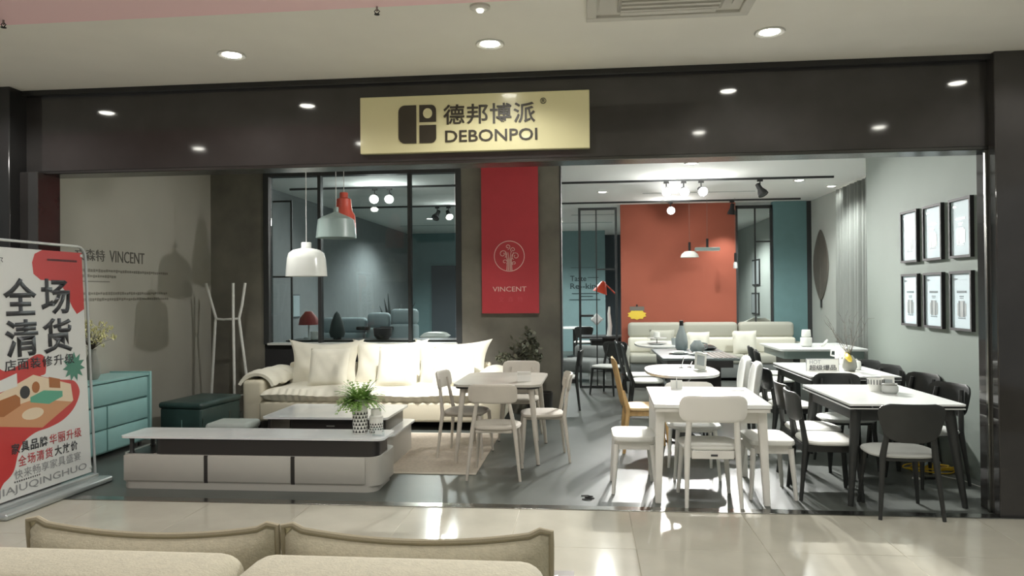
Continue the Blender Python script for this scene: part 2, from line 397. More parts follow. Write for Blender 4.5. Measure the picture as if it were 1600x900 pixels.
# ================================================================ MALL FITTINGS
# ceiling downlights
ring = finish(lathe(nb(), [(0.062, 0.0), (0.095, 0.0), (0.098, -0.006), (0.092, -0.012), (0.066, -0.006), (0.062, 0.0)], 24), 'ring', 'white_metal')
lens = finish(lathe(nb(), [(0.064, -0.002), (0.05, -0.010), (0.0, -0.013)], 20), 'lens', 'lens')
reflected = {(0, 0): 'corridor downlight above the frame, mirrored low at the far left of the fascia', (1, 0): 'corridor downlight above the frame, between banner stand and gold sign',
    (2, 0): 'corridor downlight above the frame, over the foreground sofa', (3, 0): 'corridor downlight above the frame, mirrored low just right of the gold sign',
    (4, 0): 'corridor downlight above the frame, mirrored low near the right pillar', (4, 1): 'corridor downlight right of the frame, mirrored high near the right pillar'}
names = {(0, 1): 'corridor downlight left of the frame, mirrored high at the far left of the fascia', (1, 1): 'bright round ceiling downlight left of the gold sign',
         (2, 1): 'bright round ceiling downlight straight above the gold sign', (3, 1): 'bright round ceiling downlight right of the gold sign, beside the air conditioner'}
for j, Y in enumerate((3.3, 4.9)):
    for i, X in enumerate((-4.33, -2.44, -0.625, 1.203, 3.02)):
        lb = names.get((i, j)) or reflected[i, j]
        g = 'corridor ceiling downlights'
        o = thing('ceiling_light', lb, 'light', [P('ring', ring, None), P('lens', lens, None)], (X, Y, MC - (0.012 if (Y < 4 and X < -0.1) else 0)), 0, g)
        spot(o, (0, 0, -0.03), (0, 0, -3), LIGHT['mall'], 150, 0.5, 0.06, (1, 0.99, 0.95))
for X, lb in ((-2.44, 'unseen added corridor downlight, over the left half of the foreground sofa'), (-0.625, 'unseen added corridor downlight, over the right half of the foreground sofa'), (1.203, 'unseen added corridor downlight, right of the foreground sofa')):  # unseen row added to brighten the foreground sofa
    o = thing('ceiling_light', lb, 'light', [P('ring', ring, None), P('lens', lens, None)], (X, 1.7, MC - (0.012 if X < -0.1 else 0)), 0, 'corridor ceiling downlights')
    spot(o, (0, 0, -0.03), (0, 0, -3), LIGHT['mall'], 150, 0.5, 0.06, (1, 0.99, 0.95))
# air conditioner cassette
aX0, aX1, aY0, aY1 = 0.02, 0.98, 3.58, 4.52
fr = nb()
for q in ((aX0, aX1, aY1-0.06, aY1), (aX0, aX1, aY0, aY0+0.06), (aX0, aX0+0.06, aY0+0.06, aY1-0.06), (aX1-0.06, aX1, aY0+0.06, aY1-0.06)):
    fr = box(fr, q[0]-aX0, q[1]-aX0, q[2]-aY0, q[3]-aY0, -0.03, 0.0, 0.004, 1)
parts = [P('casing', box(fr, 0.05, 0.91, 0.05, 0.89, -0.012, 0.0), 'ac_white')]
gsub = [P('slat', box(nb(), 0.20, 0.76, 0.20+0.06*k, 0.205+0.06*k+0.02, -0.042, -0.034), 'ac_white') for k in range(10)]
parts.append(P('intake_grille', box(nb(), 0.18, 0.78, 0.17, 0.79, -0.034, -0.012, 0.003, 1), 'grille', gsub))
for q in ((0.20, 0.76, 0.815, 0.865), (0.20, 0.76, 0.075, 0.125)): parts.append(P('louver', box(nb(), q[0], q[1], q[2], q[3], -0.026, -0.016, M=None), 'ac_white'))
for q in ((0.075, 0.125, 0.20, 0.76), (0.835, 0.885, 0.20, 0.76)): parts.append(P('louver', box(nb(), q[0], q[1], q[2], q[3], -0.026, -0.016), 'ac_white'))
thing('air_conditioner', 'white square cassette air conditioner in the corridor ceiling', 'air conditioner', parts, (aX0, aY0, MC))
# smoke detector
thing('smoke_detector', 'small round grey detector on the ceiling above the gold sign', 'detector', [
    P('base', lathe(nb(), [(0.06, 0), (0.06, -0.012), (0.045, -0.02), (0.0, -0.022)], 20), 'ac_white'),
    P('indicator', lathe(nb(), [(0.022, -0.019), (0.018, -0.032), (0.0, -0.036)], 14), 'lens_dim')], (-0.60, 4.26, MC))
for X, Y, lb in ((-1.19, 4.16, 'small dark sprinkler head at the pink ceiling edge, left of the detector'), (-3.47, 4.09, 'small dark sprinkler head at the pink ceiling edge, by the left picture border')):
    thing('sprinkler', lb, 'sprinkler', [
        P('stem', tube(nb(), [(0, 0, 0), (0, 0, -0.03)], 0.006, 8), 'steel'),
        P('frame', tube(tube(nb(), [(0.004, 0, -0.02), (0.016, 0, -0.03), (0.003, 0, -0.046)], 0.003, 6), [(-0.004, 0, -0.02), (-0.016, 0, -0.03), (-0.003, 0, -0.046)], 0.003, 6), 'black_matte'),
        P('deflector', lathe(nb(), [(0.016, -0.046), (0.016, -0.049), (0.0, -0.05)], 12), 'black_matte')], (X, Y, MC-0.01), 0, 'ceiling sprinklers')
# gold signboard
SX0, SX1, SZ0, SZ1, SY = -1.727, 0.042, 2.692, 3.13, 5.55
def spx(px): return SX0+(px-57)/(1567-57)*(SX1-SX0)
def spz(px, py):                      # plate pixels of the enlarged view, sheared edges removed
    t = (px-57)/(1567-57); top = 92-45*t; bot = 465-35*t
    return SZ1-(py-top)/(bot-top)*(SZ1-SZ0)
MF = T((0, SY-0.001, 0)) @ FACE_F
lx0, lx1, lm0, lm1 = spx(317), spx(568), spx(436), spx(457)
lz1, lz0 = spz(440, 145), spz(440, 396); zm = spz(510, 266)
def corner_rect(x0, x1, y0, y1, r, cs):
    out = []
    for name_, cx, cy, a in (('tr', x1, y1, 0), ('tl', x0, y1, 90), ('bl', x0, y0, 180), ('br', x1, y0, 270)):
        if name_ in cs:
            ox = cx-r if 'r' in name_ else cx+r; oy = cy-r if 't' in name_ else cy+r
            for k in range(7):
                t = math.radians(a+15*k); out.append((ox+r*math.cos(t), oy+r*math.sin(t)))
        else: out.append((cx, cy))
    return out
logo = nb()
prism(logo, corner_rect(lx0, lm0, lz0, lz1, 0.05, ('tl', 'bl')), 0, 0.006, MF)
prism(logo, corner_rect(lm1, lx1, lz0, zm-0.012, 0.04, ('br',)), 0, 0.006, MF)
prism(logo, corner_rect(lm1, lx1, zm+0.012, lz1, 0.04, ('tr',)), 0, 0.006, MF)
dot = prism(nb(), ell((lm1+lx1)/2, (zm+0.012+lz1)/2, 0.036, 0.039, 24), 0.006, 0.008, MF)
tx = nb(); x0 = spx(613); x1 = spx(1228); pitch_ = (x1-x0)/4
for k, ch in enumerate('德邦博派'): text(tx, ch, x0+pitch_*k+0.004, x0+pitch_*(k+1)-0.012, spz(613+154*(k+.5), 272-8*k/3), spz(613+154*(k+.5), 142-14*k/3), MF, 0.006, bold=0.012)
tl = text(nb(), 'DEBONPOI', spx(628), spx(1230), spz(930, 384), spz(930, 305), MF, 0.006, bold=0.01)
tr = text(nb(), '®', spx(1250), spx(1290), spz(1270, 140), spz(1270, 100), MF, 0.005)
thing('shop_sign', 'gold signboard with dark logo and shop name on the black fascia', 'sign', [
    P('plate', box(nb(), SX0, SX1, SY, HF, SZ0, SZ1, 0.004, 1, T((-(SX0+SX1)/2, -SY, -SZ0))), 'sign_gold'),
    P('logo', (bmesh.ops.translate(logo, vec=(-(SX0+SX1)/2, -SY, -SZ0), verts=logo.verts[:]), logo)[1], 'sign_dark',
      [P('logo_dot', (bmesh.ops.translate(dot, vec=(-(SX0+SX1)/2, -SY, -SZ0), verts=dot.verts[:]), dot)[1], 'sign_gold')], label='dark block logo'),
    P('lettering', (bmesh.ops.translate(tx, vec=(-(SX0+SX1)/2, -SY, -SZ0), verts=tx.verts[:]), tx)[1], 'sign_dark', label='dark Chinese characters'),
    P('lettering', (bmesh.ops.translate(tl, vec=(-(SX0+SX1)/2, -SY, -SZ0), verts=tl.verts[:]), tl)[1], 'sign_dark', label='dark Latin capitals'),
    P('registered_mark', (bmesh.ops.translate(tr, vec=(-(SX0+SX1)/2, -SY, -SZ0), verts=tr.verts[:]), tr)[1], 'sign_dark')],
    ((SX0+SX1)/2, SY, SZ0))

# ================================================================ FURNITURE KINDS
def back_fn(w, h, z0, y0, sag, r, tilt=0.0, narrow=0.0):
    def fn(u, v):
        z = v*h; e = 0.0
        if z < r: e = r-math.sqrt(max(0, r*r-(r-z)**2))
        if z > h-r: e = r-math.sqrt(max(0, r*r-(z-(h-r))**2))
        hw = w/2-e-narrow*(1-v)**1.5
        return (hw*u, y0-sag*(1-(u*hw/(w/2))**2)-tilt*v, z0+z)
    return fn
def seat_bm(w, d, z0, z1, p=3.2, dome=0.012, y=0.0):
    b = nb(); o = ell(0, y, w/2, d/2, 32, p)
    lay = [(0.90, z0), (0.98, z0+0.006), (1.0, (z0+z1)/2), (0.97, z1-0.004), (0.85, z1+dome*0.4), (0.5, z1+dome), (0.0001, z1+dome*1.1)]
    rings = [[b.verts.new((x*s, y+(yy-y)*s, z)) for x, yy in o] for s, z in lay]
    for i in range(len(rings)-1):
        for k in range(32): b.faces.new((rings[i][k], rings[i][(k+1) % 32], rings[i+1][(k+1) % 32], rings[i+1][k]))
    b.faces.new(rings[0][::-1]); return b
def leg_part(a, c, r0, r1, m, foot=None):
    subs = []
    if foot: subs = [P('foot_pad', tube(nb(), [(a[0], a[1], 0), (a[0], a[1], 0.008)], r0*0.95, 8), foot)]
    return P('leg', tube(nb(), [(a[0], a[1], 0.006 if foot else 0), ((a[0]+c[0])/2, (a[1]+c[1])/2, c[2]/2), c], [r0, (r0+r1)/2, r1], 10), m, subs)
def chair_parts(frame, seat, back=None, fw_=0.44, rw=0.44, d=0.42, topw=0.27, seatw=0.44, seatd=0.42, bw=0.43, bh=0.17, bz=0.66, sag=0.045, br=0.05,
                ltop=0.76, narrow=0.0, p=3.2, apron=False, r0=0.012, r1=0.019, seat_z=0.455, pad=0.035, tag=False, bt=0.022, foot=None, tilt=0.03):
    back = back or frame; out = []
    for s in (-1, 1):
        out.append(leg_part((s*fw_/2, d/2, 0), (s*(fw_/2-0.035), d/2-0.03, seat_z-pad), r0, r1, frame, foot))
        out.append(P('leg', tube(nb(), [(s*rw/2, -d/2-0.03, 0.0), (s*(rw*0.55+topw*0.45)/2, -d/2+0.015, seat_z-0.02), (s*topw/2, -d/2-0.035, ltop)], [r0, r1, r1*0.75], 10), frame))
    out.append(P('seat', seat_bm(seatw, seatd, seat_z-pad, seat_z, p), seat))
    rails = []
    if apron:
        out.append(P('apron', box(nb(), -fw_/2+0.05, fw_/2-0.05, d/2-0.05, d/2-0.03, seat_z-0.095, seat_z-pad, 0.003, 1), frame))
        out.append(P('apron', box(nb(), -rw/2+0.045, rw/2-0.045, -d/2, -d/2+0.02, seat_z-0.095, seat_z-pad, 0.003, 1), frame,
            [P('maker_tag', box(nb(), -0.015, 0.035, -d/2-0.003, -d/2, seat_z-0.075, seat_z-0.06), 'poster_ink')] if tag else []))
        for s in (-1, 1): out.append(P('side_rail', box(nb(), s*(fw_/2-0.045)-0.01, s*(fw_/2-0.045)+0.01, -d/2+0.02, d/2-0.04, seat_z-0.09, seat_z-pad, 0.003, 1), frame))
    else:
        out.append(P('seat_rail', box(nb(), -fw_/2+0.05, fw_/2-0.05, -d/2+0.02, d/2-0.04, seat_z-pad-0.022, seat_z-pad+0.004, 0.008, 2), frame))
    out.append(P('backrest', shell(nb(), back_fn(bw, bh, bz, -d/2-0.005, sag, br, tilt, narrow), 18, 16, bt), back))
    return out
PALE = chair_parts('pale_wood', 'pale_seat', fw_=0.42, rw=0.46, topw=0.25, bw=0.42, bh=0.165, bz=0.665, foot='black_matte')
WHITE = chair_parts('white_paint', 'seat_white', fw_=0.40, rw=0.40, topw=0.33, bw=0.49, bh=0.20, bz=0.64, br=0.07, apron=True, r0=0.014, r1=0.024, ltop=0.79, tag=True, p=4)
BLACK = chair_parts('black_wood', 'seat_grey', fw_=0.42, rw=0.42, topw=0.26, seatw=0.48, bw=0.46, bh=0.27, bz=0.545, br=0.08, narrow=0.07, apron=False, r0=0.013, r1=0.023, ltop=0.77, sag=0.06)
BLACKW = chair_parts('black_wood', 'seat_white', fw_=0.42, rw=0.42, topw=0.30, seatw=0.46, bw=0.46, bh=0.22, bz=0.60, br=0.06, narrow=0.02, apron=True, r0=0.014, r1=0.023, ltop=0.79, sag=0.05)
HIGH = chair_parts('black_wood', 'seat_white', fw_=0.42, rw=0.40, topw=0.36, seatw=0.46, bw=0.42, bh=0.46, bz=0.46, br=0.04, apron=True, r0=0.016, r1=0.022, ltop=0.60, sag=0.02, tilt=0.1)
OAK = chair_parts('oak', 'oak_seat', fw_=0.40, rw=0.38, topw=0.34, seatw=0.43, bw=0.40, bh=0.48, bz=0.46, br=0.05, apron=True, r0=0.016, r1=0.024, ltop=0.62, sag=0.03, tilt=0.10, p=5)
SHELLC = chair_parts('black_wood', 'seat_white', back='seat_grey', fw_=0.40, rw=0.40, topw=0.30, seatw=0.48, bw=0.46, bh=0.42, bz=0.47, br=0.18, apron=False, ltop=0.58, sag=0.02, tilt=0.06, bt=0.06)

def chair(kind, label, x, y, face, group, name='dining_chair'):
    rz = {'+Y': 0, '+X': -90, '-X': 90, '-Y': 180}.get(face, face)
    return thing(name, label, 'chair', kind, (x, y, 0), rz, group)

# -------- left dining set
g = 'pale chairs around the pale dining table'
chair(PALE, 'pale grey wooden chair nearest the camera, tucked in at the pale dining table', -0.80, 6.49, '+Y', g)
chair(PALE, 'pale grey wooden chair between the cream sofa and the pale dining table', -1.19, 7.27, -97, g)
chair(PALE, 'pale grey wooden chair on the aisle side of the pale dining table', -0.43, 7.16, 98, g)
chair(PALE, 'pale grey wooden chair at the far end of the pale dining table', -0.74, 8.16, 180, g)
def round_table_top(w, d, t, z, r): return prism(nb(), rrect(-w/2, w/2, -d/2, d/2, r, 8), z-t, z)
parts = [P('tabletop', round_table_top(0.84, 1.10, 0.022, 0.75, 0.12), 'pale_top', [P('edge_band', round_table_top(0.80, 1.06, 0.02, 0.728, 0.11), 'dark_box')])]
for sx in (-1, 1):
    for sy in (-1, 1): parts.append(leg_part((sx*0.39, sy*0.51, 0), (sx*0.325, sy*0.45, 0.71), 0.016, 0.03, 'pale_wood', 'black_matte'))
for sy in (-1, 1): parts.append(P('apron', box(nb(), -0.32, 0.32, sy*0.43-0.01, sy*0.43+0.01, 0.66, 0.71), 'pale_wood'))
thing('dining_table', 'pale grey dining table with rounded corners beside the cream sofa', 'table', parts, (-0.835, 7.37, 0), -1)
def card(bm, w, h, lean): return box(bm, -w/2, w/2, -0.004, 0.004, 0, h, M=R(lean, 'X'))
thing('table_card', 'small white price card standing on the pale dining table', 'card', [
    P('card', card(nb(), 0.13, 0.10, -18), 'white_paint'), P('card_back', box(nb(), -0.065, 0.065, 0.03, 0.034, 0, 0.085, M=R(16, 'X')), 'white_paint')], (-0.60, 7.10, 0.75), 8)

# -------- white dining set in front right
parts = [P('tabletop', prism(nb(), rrect(-0.43, 0.43, -0.53, 0.53, 0.02, 3), 0.735, 0.762), 'white_gloss', [P('lower_leaf', prism(nb(), rrect(-0.42, 0.42, -0.52, 0.52, 0.02, 3), 0.705, 0.731), 'white_paint')])]
for sx in (-1, 1):
    for sy in (-1, 1):
        b = nb(); a = (sx*0.40, sy*0.44); c = (sx*0.375, sy*0.40)
        t = bmesh.new(); rr = []
        for (cx, cy), z, h in ((a, 0, 0.022), (c, 0.70, 0.035)): rr.append([t.verts.new((cx+i*h, cy+j*h, z)) for i, j in ((-1, -1), (1, -1), (1, 1), (-1, 1))])
        t.faces.new(rr[0][::-1]); t.faces.new(rr[1])
        for k in range(4): t.faces.new((rr[0][k], rr[0][(k+1) % 4], rr[1][(k+1) % 4], rr[1][k]))
        bmesh.ops.bevel(t, geom=t.edges[:], offset=0.006, segments=2, affect='EDGES'); merge(b, t); parts.append(P('leg', b, 'white_paint'))
for sy in (-1, 1): parts.append(P('apron', box(nb(), -0.35, 0.35, sy*0.41-0.01, sy*0.41+0.01, 0.61, 0.703), 'white_paint'))
for sx in (-1, 1): parts.append(P('apron', box(nb(), sx*0.38-0.01, sx*0.38+0.01, -0.37, 0.37, 0.61, 0.703), 'white_paint'))
thing('dining_table', 'white extendable dining table nearest the entrance, brightly lit', 'table', parts, (0.945, 6.12, 0), -1.5)
chair(WHITE, 'white wooden chair with a curved backrest, back to the camera at the white table', 0.925, 5.80, 1, 'white chairs at the white table')
def stool_parts(w=0.36, d=0.36, h=0.46, m='white_paint', s='seat_white', rl=0.014):
    out = []
    for sx in (-1, 1):
        for sy in (-1, 1): out.append(leg_part((sx*w/2, sy*d/2, 0), (sx*(w/2-0.03), sy*(d/2-0.03), h-0.07), rl, 0.024, m))
    for sy in (-1, 1): out.append(P('apron', box(nb(), -w/2+0.04, w/2-0.04, sy*(d/2-0.03)-0.01, sy*(d/2-0.03)+0.01, h-0.11, h-0.04), m))
    for sx in (-1, 1): out.append(P('side_rail', box(nb(), sx*(w/2-0.03)-0.01, sx*(w/2-0.03)+0.01, -d/2+0.03, d/2-0.03, h-0.11, h-0.04), m))
    out.append(P('seat', seat_bm(w+0.01, d+0.06, h-0.045, h, 7, 0.014), s)); return out
ST = stool_parts(0.34, 0.42)
thing('stool', 'white wooden stool standing left of the white table', 'stool', ST, (0.375, 6.13, 0), 0, 'white stools at the white table')
thing('stool', 'white wooden stool standing right of the white table', 'stool', ST, (1.42, 6.04, 0), 0, 'white stools at the white table')
SR = chair_parts('white_paint', 'seat_white', fw_=0.38, rw=0.38, topw=0.30, seatw=0.46, bw=0.44, bh=0.16, bz=0.62, br=0.06, apron=False, ltop=0.74)
chair(SR, 'white chair with a plump round seat tucked under the white table, facing the camera', 0.93, 6.60, 180, 'white chairs at the white table')
parts = [P('post', tube(nb(), [(0, 0, 0), (0, 0, 0.10)], 0.004, 6), 'chrome'), P('card', box(nb(), -0.05, 0.05, -0.002, 0.002, 0.0, 0.075, M=R(-12, 'X')), 'vase_white')]
thing('table_card', 'small white card stand at the far left of the white table', 'card', parts, (0.78, 6.52, 0.762), 0, 'white price cards')
thing('leaflet', 'white leaflet lying on the far right of the white table', 'leaflet', [P('sheet', box(nb(), -0.13, 0.13, -0.09, 0.09, 0, 0.004), 'vase_white'), P('print_block', box(nb(), -0.06, 0.10, 0.02, 0.06, 0.004, 0.0048), 'paper_art')], (1.21, 6.50, 0.762), -8)

# -------- black dining set with white top, front right
def black_table(w, d, label, x, y, rz=0.0):
    ps = [P('tabletop', prism(nb(), rrect(-w/2, w/2, -d/2, d/2, 0.012, 3), 0.748, 0.762), 'white_gloss', [
        P('lower_leaf', prism(nb(), [(-w/2+0.0, -d/2+0.012), (w/2-0.0, -d/2+0.012), (w/2, d/2-0.012), (-w/2, d/2-0.012)], 0.722, 0.730), 'white_gloss'),
        P('top_frame', box(nb(), -w/2+0.012, w/2-0.012, -d/2+0.02, d/2-0.02, 0.730, 0.748), 'black_wood')]),
        P('apron', box(nb(), -w/2+0.05, w/2-0.05, -d/2+0.07, d/2-0.07, 0.63, 0.722), 'black_wood')]
    for sx in (-1, 1):
        ps.append(P('bolt', tube(nb(), [(sx*w*0.3, -d/2+0.022, 0.739), (sx*w*0.3, -d/2+0.014, 0.739)], 0.006, 8), 'chrome'))
        for sy in (-1, 1): ps.append(leg_part((sx*(w/2-0.005), sy*(d/2-0.03), 0), (sx*(w/2-0.075), sy*(d/2-0.10), 0.70), 0.02, 0.042, 'black_wood'))
    thing('dining_table', label, 'table', ps, (x, y, 0), rz, 'black dining tables with white tops')
black_table(0.82, 1.18, 'black legged dining table with white top nearest the right pillar, holding two small pots', 2.345, 6.27, 0.5)
black_table(0.86, 1.46, 'black legged dining table with white top holding the HOT sign and twig vase', 2.62, 8.22, 0)
g = 'black chairs at the right hand tables'
chair(BLACK, 'black chair with grey seat in front of the right pillar, back to the camera', 2.25, 5.61, -2, g)
chair(BLACKW, 'black chair on the aisle side of the table with two pots, nearer the camera', 1.87, 6.03, -92, g)
chair(BLACKW, 'black chair on the aisle side of the table with two pots, farther back', 1.92, 6.53, -90, g)
chair(BLACK, 'black chair by the certificate wall at the table with two pots', 2.81, 6.48, 108, g)
chair(BLACK, 'black chair between the two white topped tables, facing the camera', 2.36, 7.02, 180, g)
chair(BLACKW, 'black chair on the aisle side of the HOT sign table, nearer the camera', 2.09, 7.84, -90, g)
chair(BLACKW, 'black chair on the aisle side of the HOT sign table, farther from the camera', 2.12, 8.42, -90, g)
chair(BLACK, 'black chair by the certificate wall at the HOT sign table, farther of two', 2.96, 8.58, 112, g)
chair(BLACK, 'black chair by the certificate wall at the HOT sign table, nearer of two', 2.96, 8.03, 112, g)
chair(BLACK, 'black chair by the certificate wall standing between the two white topped tables', 2.93, 7.24, 108, g)
# pots on the front black table
pat = nb(); lathe(pat, [(0.045, 0), (0.06, 0.03), (0.064, 0.08), (0.066, 0.105), (0.06, 0.105), (0.056, 0.09), (0, 0.088)], 24)
st = nb()
for k in range(18):
    a = 2*PI*k/18; tube(st, [(0.0655*math.cos(a), 0.0655*math.sin(a), 0.06), (0.0668*math.cos(a), 0.0668*math.sin(a), 0.10)], 0.0035, 5)
thing('pot', 'white pot with dark vertical stripes on the front black table', 'pot', [P('body', pat, 'vase_white'), P('stripe_pattern', st, 'poster_ink', kind='stuff')], (2.40, 6.42, 0.762))
jar = lathe(nb(), [(0.045, 0), (0.062, 0.02), (0.062, 0.055), (0.05, 0.07), (0.056, 0.08), (0.05, 0.08), (0.044, 0.07), (0.055, 0.05), (0, 0.012)], 24)
thing('glass_jar', 'low round glass jar on the front black table', 'jar', [P('body', jar, 'seat_grey'), P('lid_ring', lathe(nb(), [(0.051, 0.068), (0.058, 0.076), (0.051, 0.082), (0.049, 0.076), (0.051, 0.068)], 24), 'clay')], (2.46, 6.28, 0.762))
thing('table_card', 'small tilted white card behind the glass jar on the front black table', 'card', [P('card', card(nb(), 0.10, 0.13, -22), 'vase_white'), P('print_block', box(nb(), -0.035, 0.035, -0.0055, -0.004, 0.05, 0.10, M=R(-22, 'X')), 'paper_art')], (2.50, 6.42, 0.762), -18)
# HOT sign
hs = nb(); text(hs, 'HOT', -0.135, -0.02, 0.078, 0.118, T((0, -0.0062, 0)) @ FACE_F, 0.001, bold=0.0)
hs2 = nb(); text(hs2, '超级爆品', -0.14, 0.14, 0.012, 0.068, T((0, -0.0062, 0)) @ FACE_F, 0.001, bold=0.006)
fr = nb()
for q in ((-0.17, 0.17, 0, 0.005), (-0.17, 0.17, 0.127, 0.132), (-0.17, -0.165, 0.005, 0.127), (0.165, 0.17, 0.005, 0.127)): box(fr, q[0], q[1], -0.0075, 0.0065, q[2], q[3])
thing('promo_sign', 'white HOT table sign with bold Chinese characters', 'sign', [P('panel', box(nb(), -0.165, 0.165, -0.005, 0.005, 0.005, 0.127), 'vase_white'),
    P('border', fr, 'poster_grey'), P('lettering', hs, 'poster_grey', label='grey word HOT'), P('lettering', hs2, 'poster_ink', label='dark Chinese characters'), P('foot', box(nb(), -0.17, 0.17, -0.03, 0.04, 0, 0.004), 'vase_white')], (2.455, 7.98, 0.762), 4)
# twig vase
def rnd_vec(rr, s): return Vector((rr.uniform(-s, s), rr.uniform(-s, s), rr.uniform(-s, s)))
rr = random.Random(3); tw = nb(); lf = nb()
for k in range(9):
    a = rr.uniform(0, 2*PI); e = rr.uniform(0.15, 0.75); p = Vector((0, 0, 0.14)); d = Vector((math.cos(a)*e, math.sin(a)*e*0.6, 1)).normalized(); pts = [p]
    for s in range(6):
        d = (d+rnd_vec(rr, 0.22)).normalized(); p = p+d*0.075; pts.append(p.copy())
        if s > 1:
            q = p+(d+rnd_vec(rr, 0.9)).normalized()*0.07; tube(tw, [p, q], [0.0022, 0.001], 5)
    tube(tw, pts, [0.004, 0.0035, 0.003, 0.0028, 0.0022, 0.0018, 0.001], 5)
for k in range(22):
    c = Vector((rr.uniform(-0.12, 0.0), rr.uniform(-0.05, 0.05), rr.uniform(0.12, 0.26))); M = T(c) @ R(rr.uniform(0, 360), 'Z') @ R(rr.uniform(-70, 70), 'X')
    prism(lf, [(0, -0.028), (0.012, 0), (0, 0.03), (-0.012, 0)], -0.0006, 0.0006, M)
yl = cushion(nb(), 0.07, 0.20, 0.05, T((-0.03, -0.05, 0.15)) @ R(40, 'Y') @ R(18, 'X'), 8)
thing('twig_vase', 'dark vase of bare twigs with a yellow leaf shaped tag, beside the HOT sign', 'vase', [
    P('vase_body', lathe(nb(), [(0.05, 0), (0.075, 0.04), (0.065, 0.11), (0.03, 0.16), (0.026, 0.16), (0.02, 0.14), (0, 0.13)], 20), 'clay'),
    P('twigs', tw, 'twig', kind='stuff'), P('silver_leaves', lf, 'silver_leaf', kind='stuff'), P('tag', yl, 'yellow_card', label='yellow tag')], (2.74, 8.02, 0.762))
def cup(h, r): return lathe(nb(), [(r*0.8, 0), (r, h*0.1), (r, h), (r*0.9, h), (r*0.88, h*0.2), (0, h*0.16)], 18)
thing('jug', 'small white jug behind the HOT sign', 'jug', [P('body', lathe(nb(), [(0.07, 0), (0.078, 0.02), (0.078, 0.20), (0.07, 0.21), (0.066, 0.2), (0, 0.19)], 20), 'vase_white'), P('handle', tube(nb(), [(-0.07, 0, 0.16), (-0.12, 0, 0.155), (-0.125, 0, 0.10), (-0.072, 0, 0.09)], 0.009, 8), 'vase_white')], (2.92, 8.78, 0.762))
thing('cup', 'small white lidded cup right of the twig vase', 'cup', [P('body', cup(0.07, 0.045), 'vase_white'), P('lid', lathe(nb(), [(0.046, 0.07), (0.04, 0.09), (0.012, 0.1), (0.01, 0.112), (0, 0.114)], 16), 'vase_white')], (2.86, 8.16, 0.762))
# third table, far right
ps = [P('tabletop', prism(nb(), rrect(-0.62, 0.62, -0.70, 0.70, 0.05, 5), 0.735, 0.762), 'white_gloss'), P('skirt', prism(nb(), rrect(-0.56, 0.56, -0.64, 0.64, 0.05, 5), 0.62, 0.735), 'lamp_grey')]
for sx in (-1, 1): ps.append(P('plinth', box(nb(), sx*0.35-0.05, sx*0.35+0.05, -0.5, 0.5, 0, 0.62, 0.01, 1), 'black_wood'))
thing('dining_table', 'wide white topped table beside the teal column, holding a canister', 'table', ps, (3.42, 11.65, 0))
def stack(n):
    out = [P('cup', lathe(nb(), [(0.06, 0), (0.085, 0.02), (0.085, 0.13), (0.078, 0.14), (0.0, 0.14)], 18), 'vase_white'), P('cup', lathe(nb(), [(0.05, 0.14), (0.07, 0.155), (0.062, 0.25), (0.058, 0.255), (0, 0.255)], 18), 'vase_white')]
    return out
thing('canister', 'tall two tier white canister on the table by the teal column', 'canister', stack(2), (3.32, 11.55, 0.762))
thing('figurine', 'small slanted white ornament right of the tall white canister', 'ornament', [P('body', tube(nb(), [(0, 0, 0.012), (0.06, 0, 0.05), (0.10, 0, 0.11)], [0.02, 0.025, 0.015], 8), 'vase_white'), P('base', lathe(nb(), [(0.035, 0), (0.03, 0.012), (0, 0.014)], 12), 'vase_white')], (3.50, 11.45, 0.762))
chair(BLACKW, 'black chair at the aisle end of the wide table with canister, nearer of two', 2.52, 10.05, -100, g)
chair(BLACKW, 'black chair at the aisle end of the wide table with canister, farther of two', 2.60, 10.80, -95, g)

# -------- middle tables
def oval_table(label, x, y, rx, ry, top='white_gloss', leg='black_wood', z=0.75):
    ps = [P('tabletop', prism(nb(), ell(0, 0, rx, ry, 48, 2.6), z-0.025, z), top), P('support_plate', prism(nb(), ell(0, 0, rx*0.6, ry*0.6, 32, 2.6), z-0.05, z-0.025), leg),
          P('pedestal', lathe(nb(), [(0.16, 0.02), (0.07, 0.12), (0.055, 0.35), (0.07, 0.6), (0.14, z-0.05)], 20), leg), P('foot', prism(nb(), ell(0, 0, rx*0.62, ry*0.5, 32), 0, 0.022), leg)]
    return thing('dining_table', label, 'table', ps, (x, y, 0))
oval_table('white oval dining table behind the front white table', 1.03, 8.22, 0.385, 0.64)
oval_table('white oval table in front of the banquette holding a plate stand', 1.23, 12.45, 0.42, 0.78, leg='grey_fabric')
chair(OAK, 'light oak chair with tall backrest in the middle aisle', 0.60, 7.62, -88, 'chairs at the white oval table')
chair(SHELLC, 'white upholstered chair at the right of the oval table, nearer of two', 1.45, 7.72, 86, 'chairs at the white oval table')
chair(SHELLC, 'white upholstered chair at the right of the oval table, farther of two', 1.48, 8.38, 88, 'chairs at the white oval table')
chair(HIGH, 'black high backed chair with white seat left of the grey table, nearer of two', 0.80, 9.85, -90, 'black high backed chairs')
chair(HIGH, 'black high backed chair with white seat left of the grey table, farther of two', 0.74, 10.55, -90, 'black high backed chairs')
ps = [P('tabletop', box(nb(), -0.49, 0.49, -0.82, 0.82, 0.72, 0.75, 0.006, 1), 'smoke_table'), P('plinth', box(nb(), -0.30, 0.30, -0.5, 0.5, 0.0, 0.62, 0.01, 1), 'dark_box'), P('support_plate', box(nb(), -0.42, 0.42, -0.7, 0.7, 0.62, 0.72), 'dark_box')]
for k in range(5): ps.append(P('runner_slat', box(nb(), 0.16+0.062*k, 0.21+0.062*k, -0.78, 0.2, 0.75, 0.756), 'slat_brown'))
thing('dining_table', 'dark grey slab table between the oval tables, set with plates', 'table', ps, (1.47, 10.45, 0))
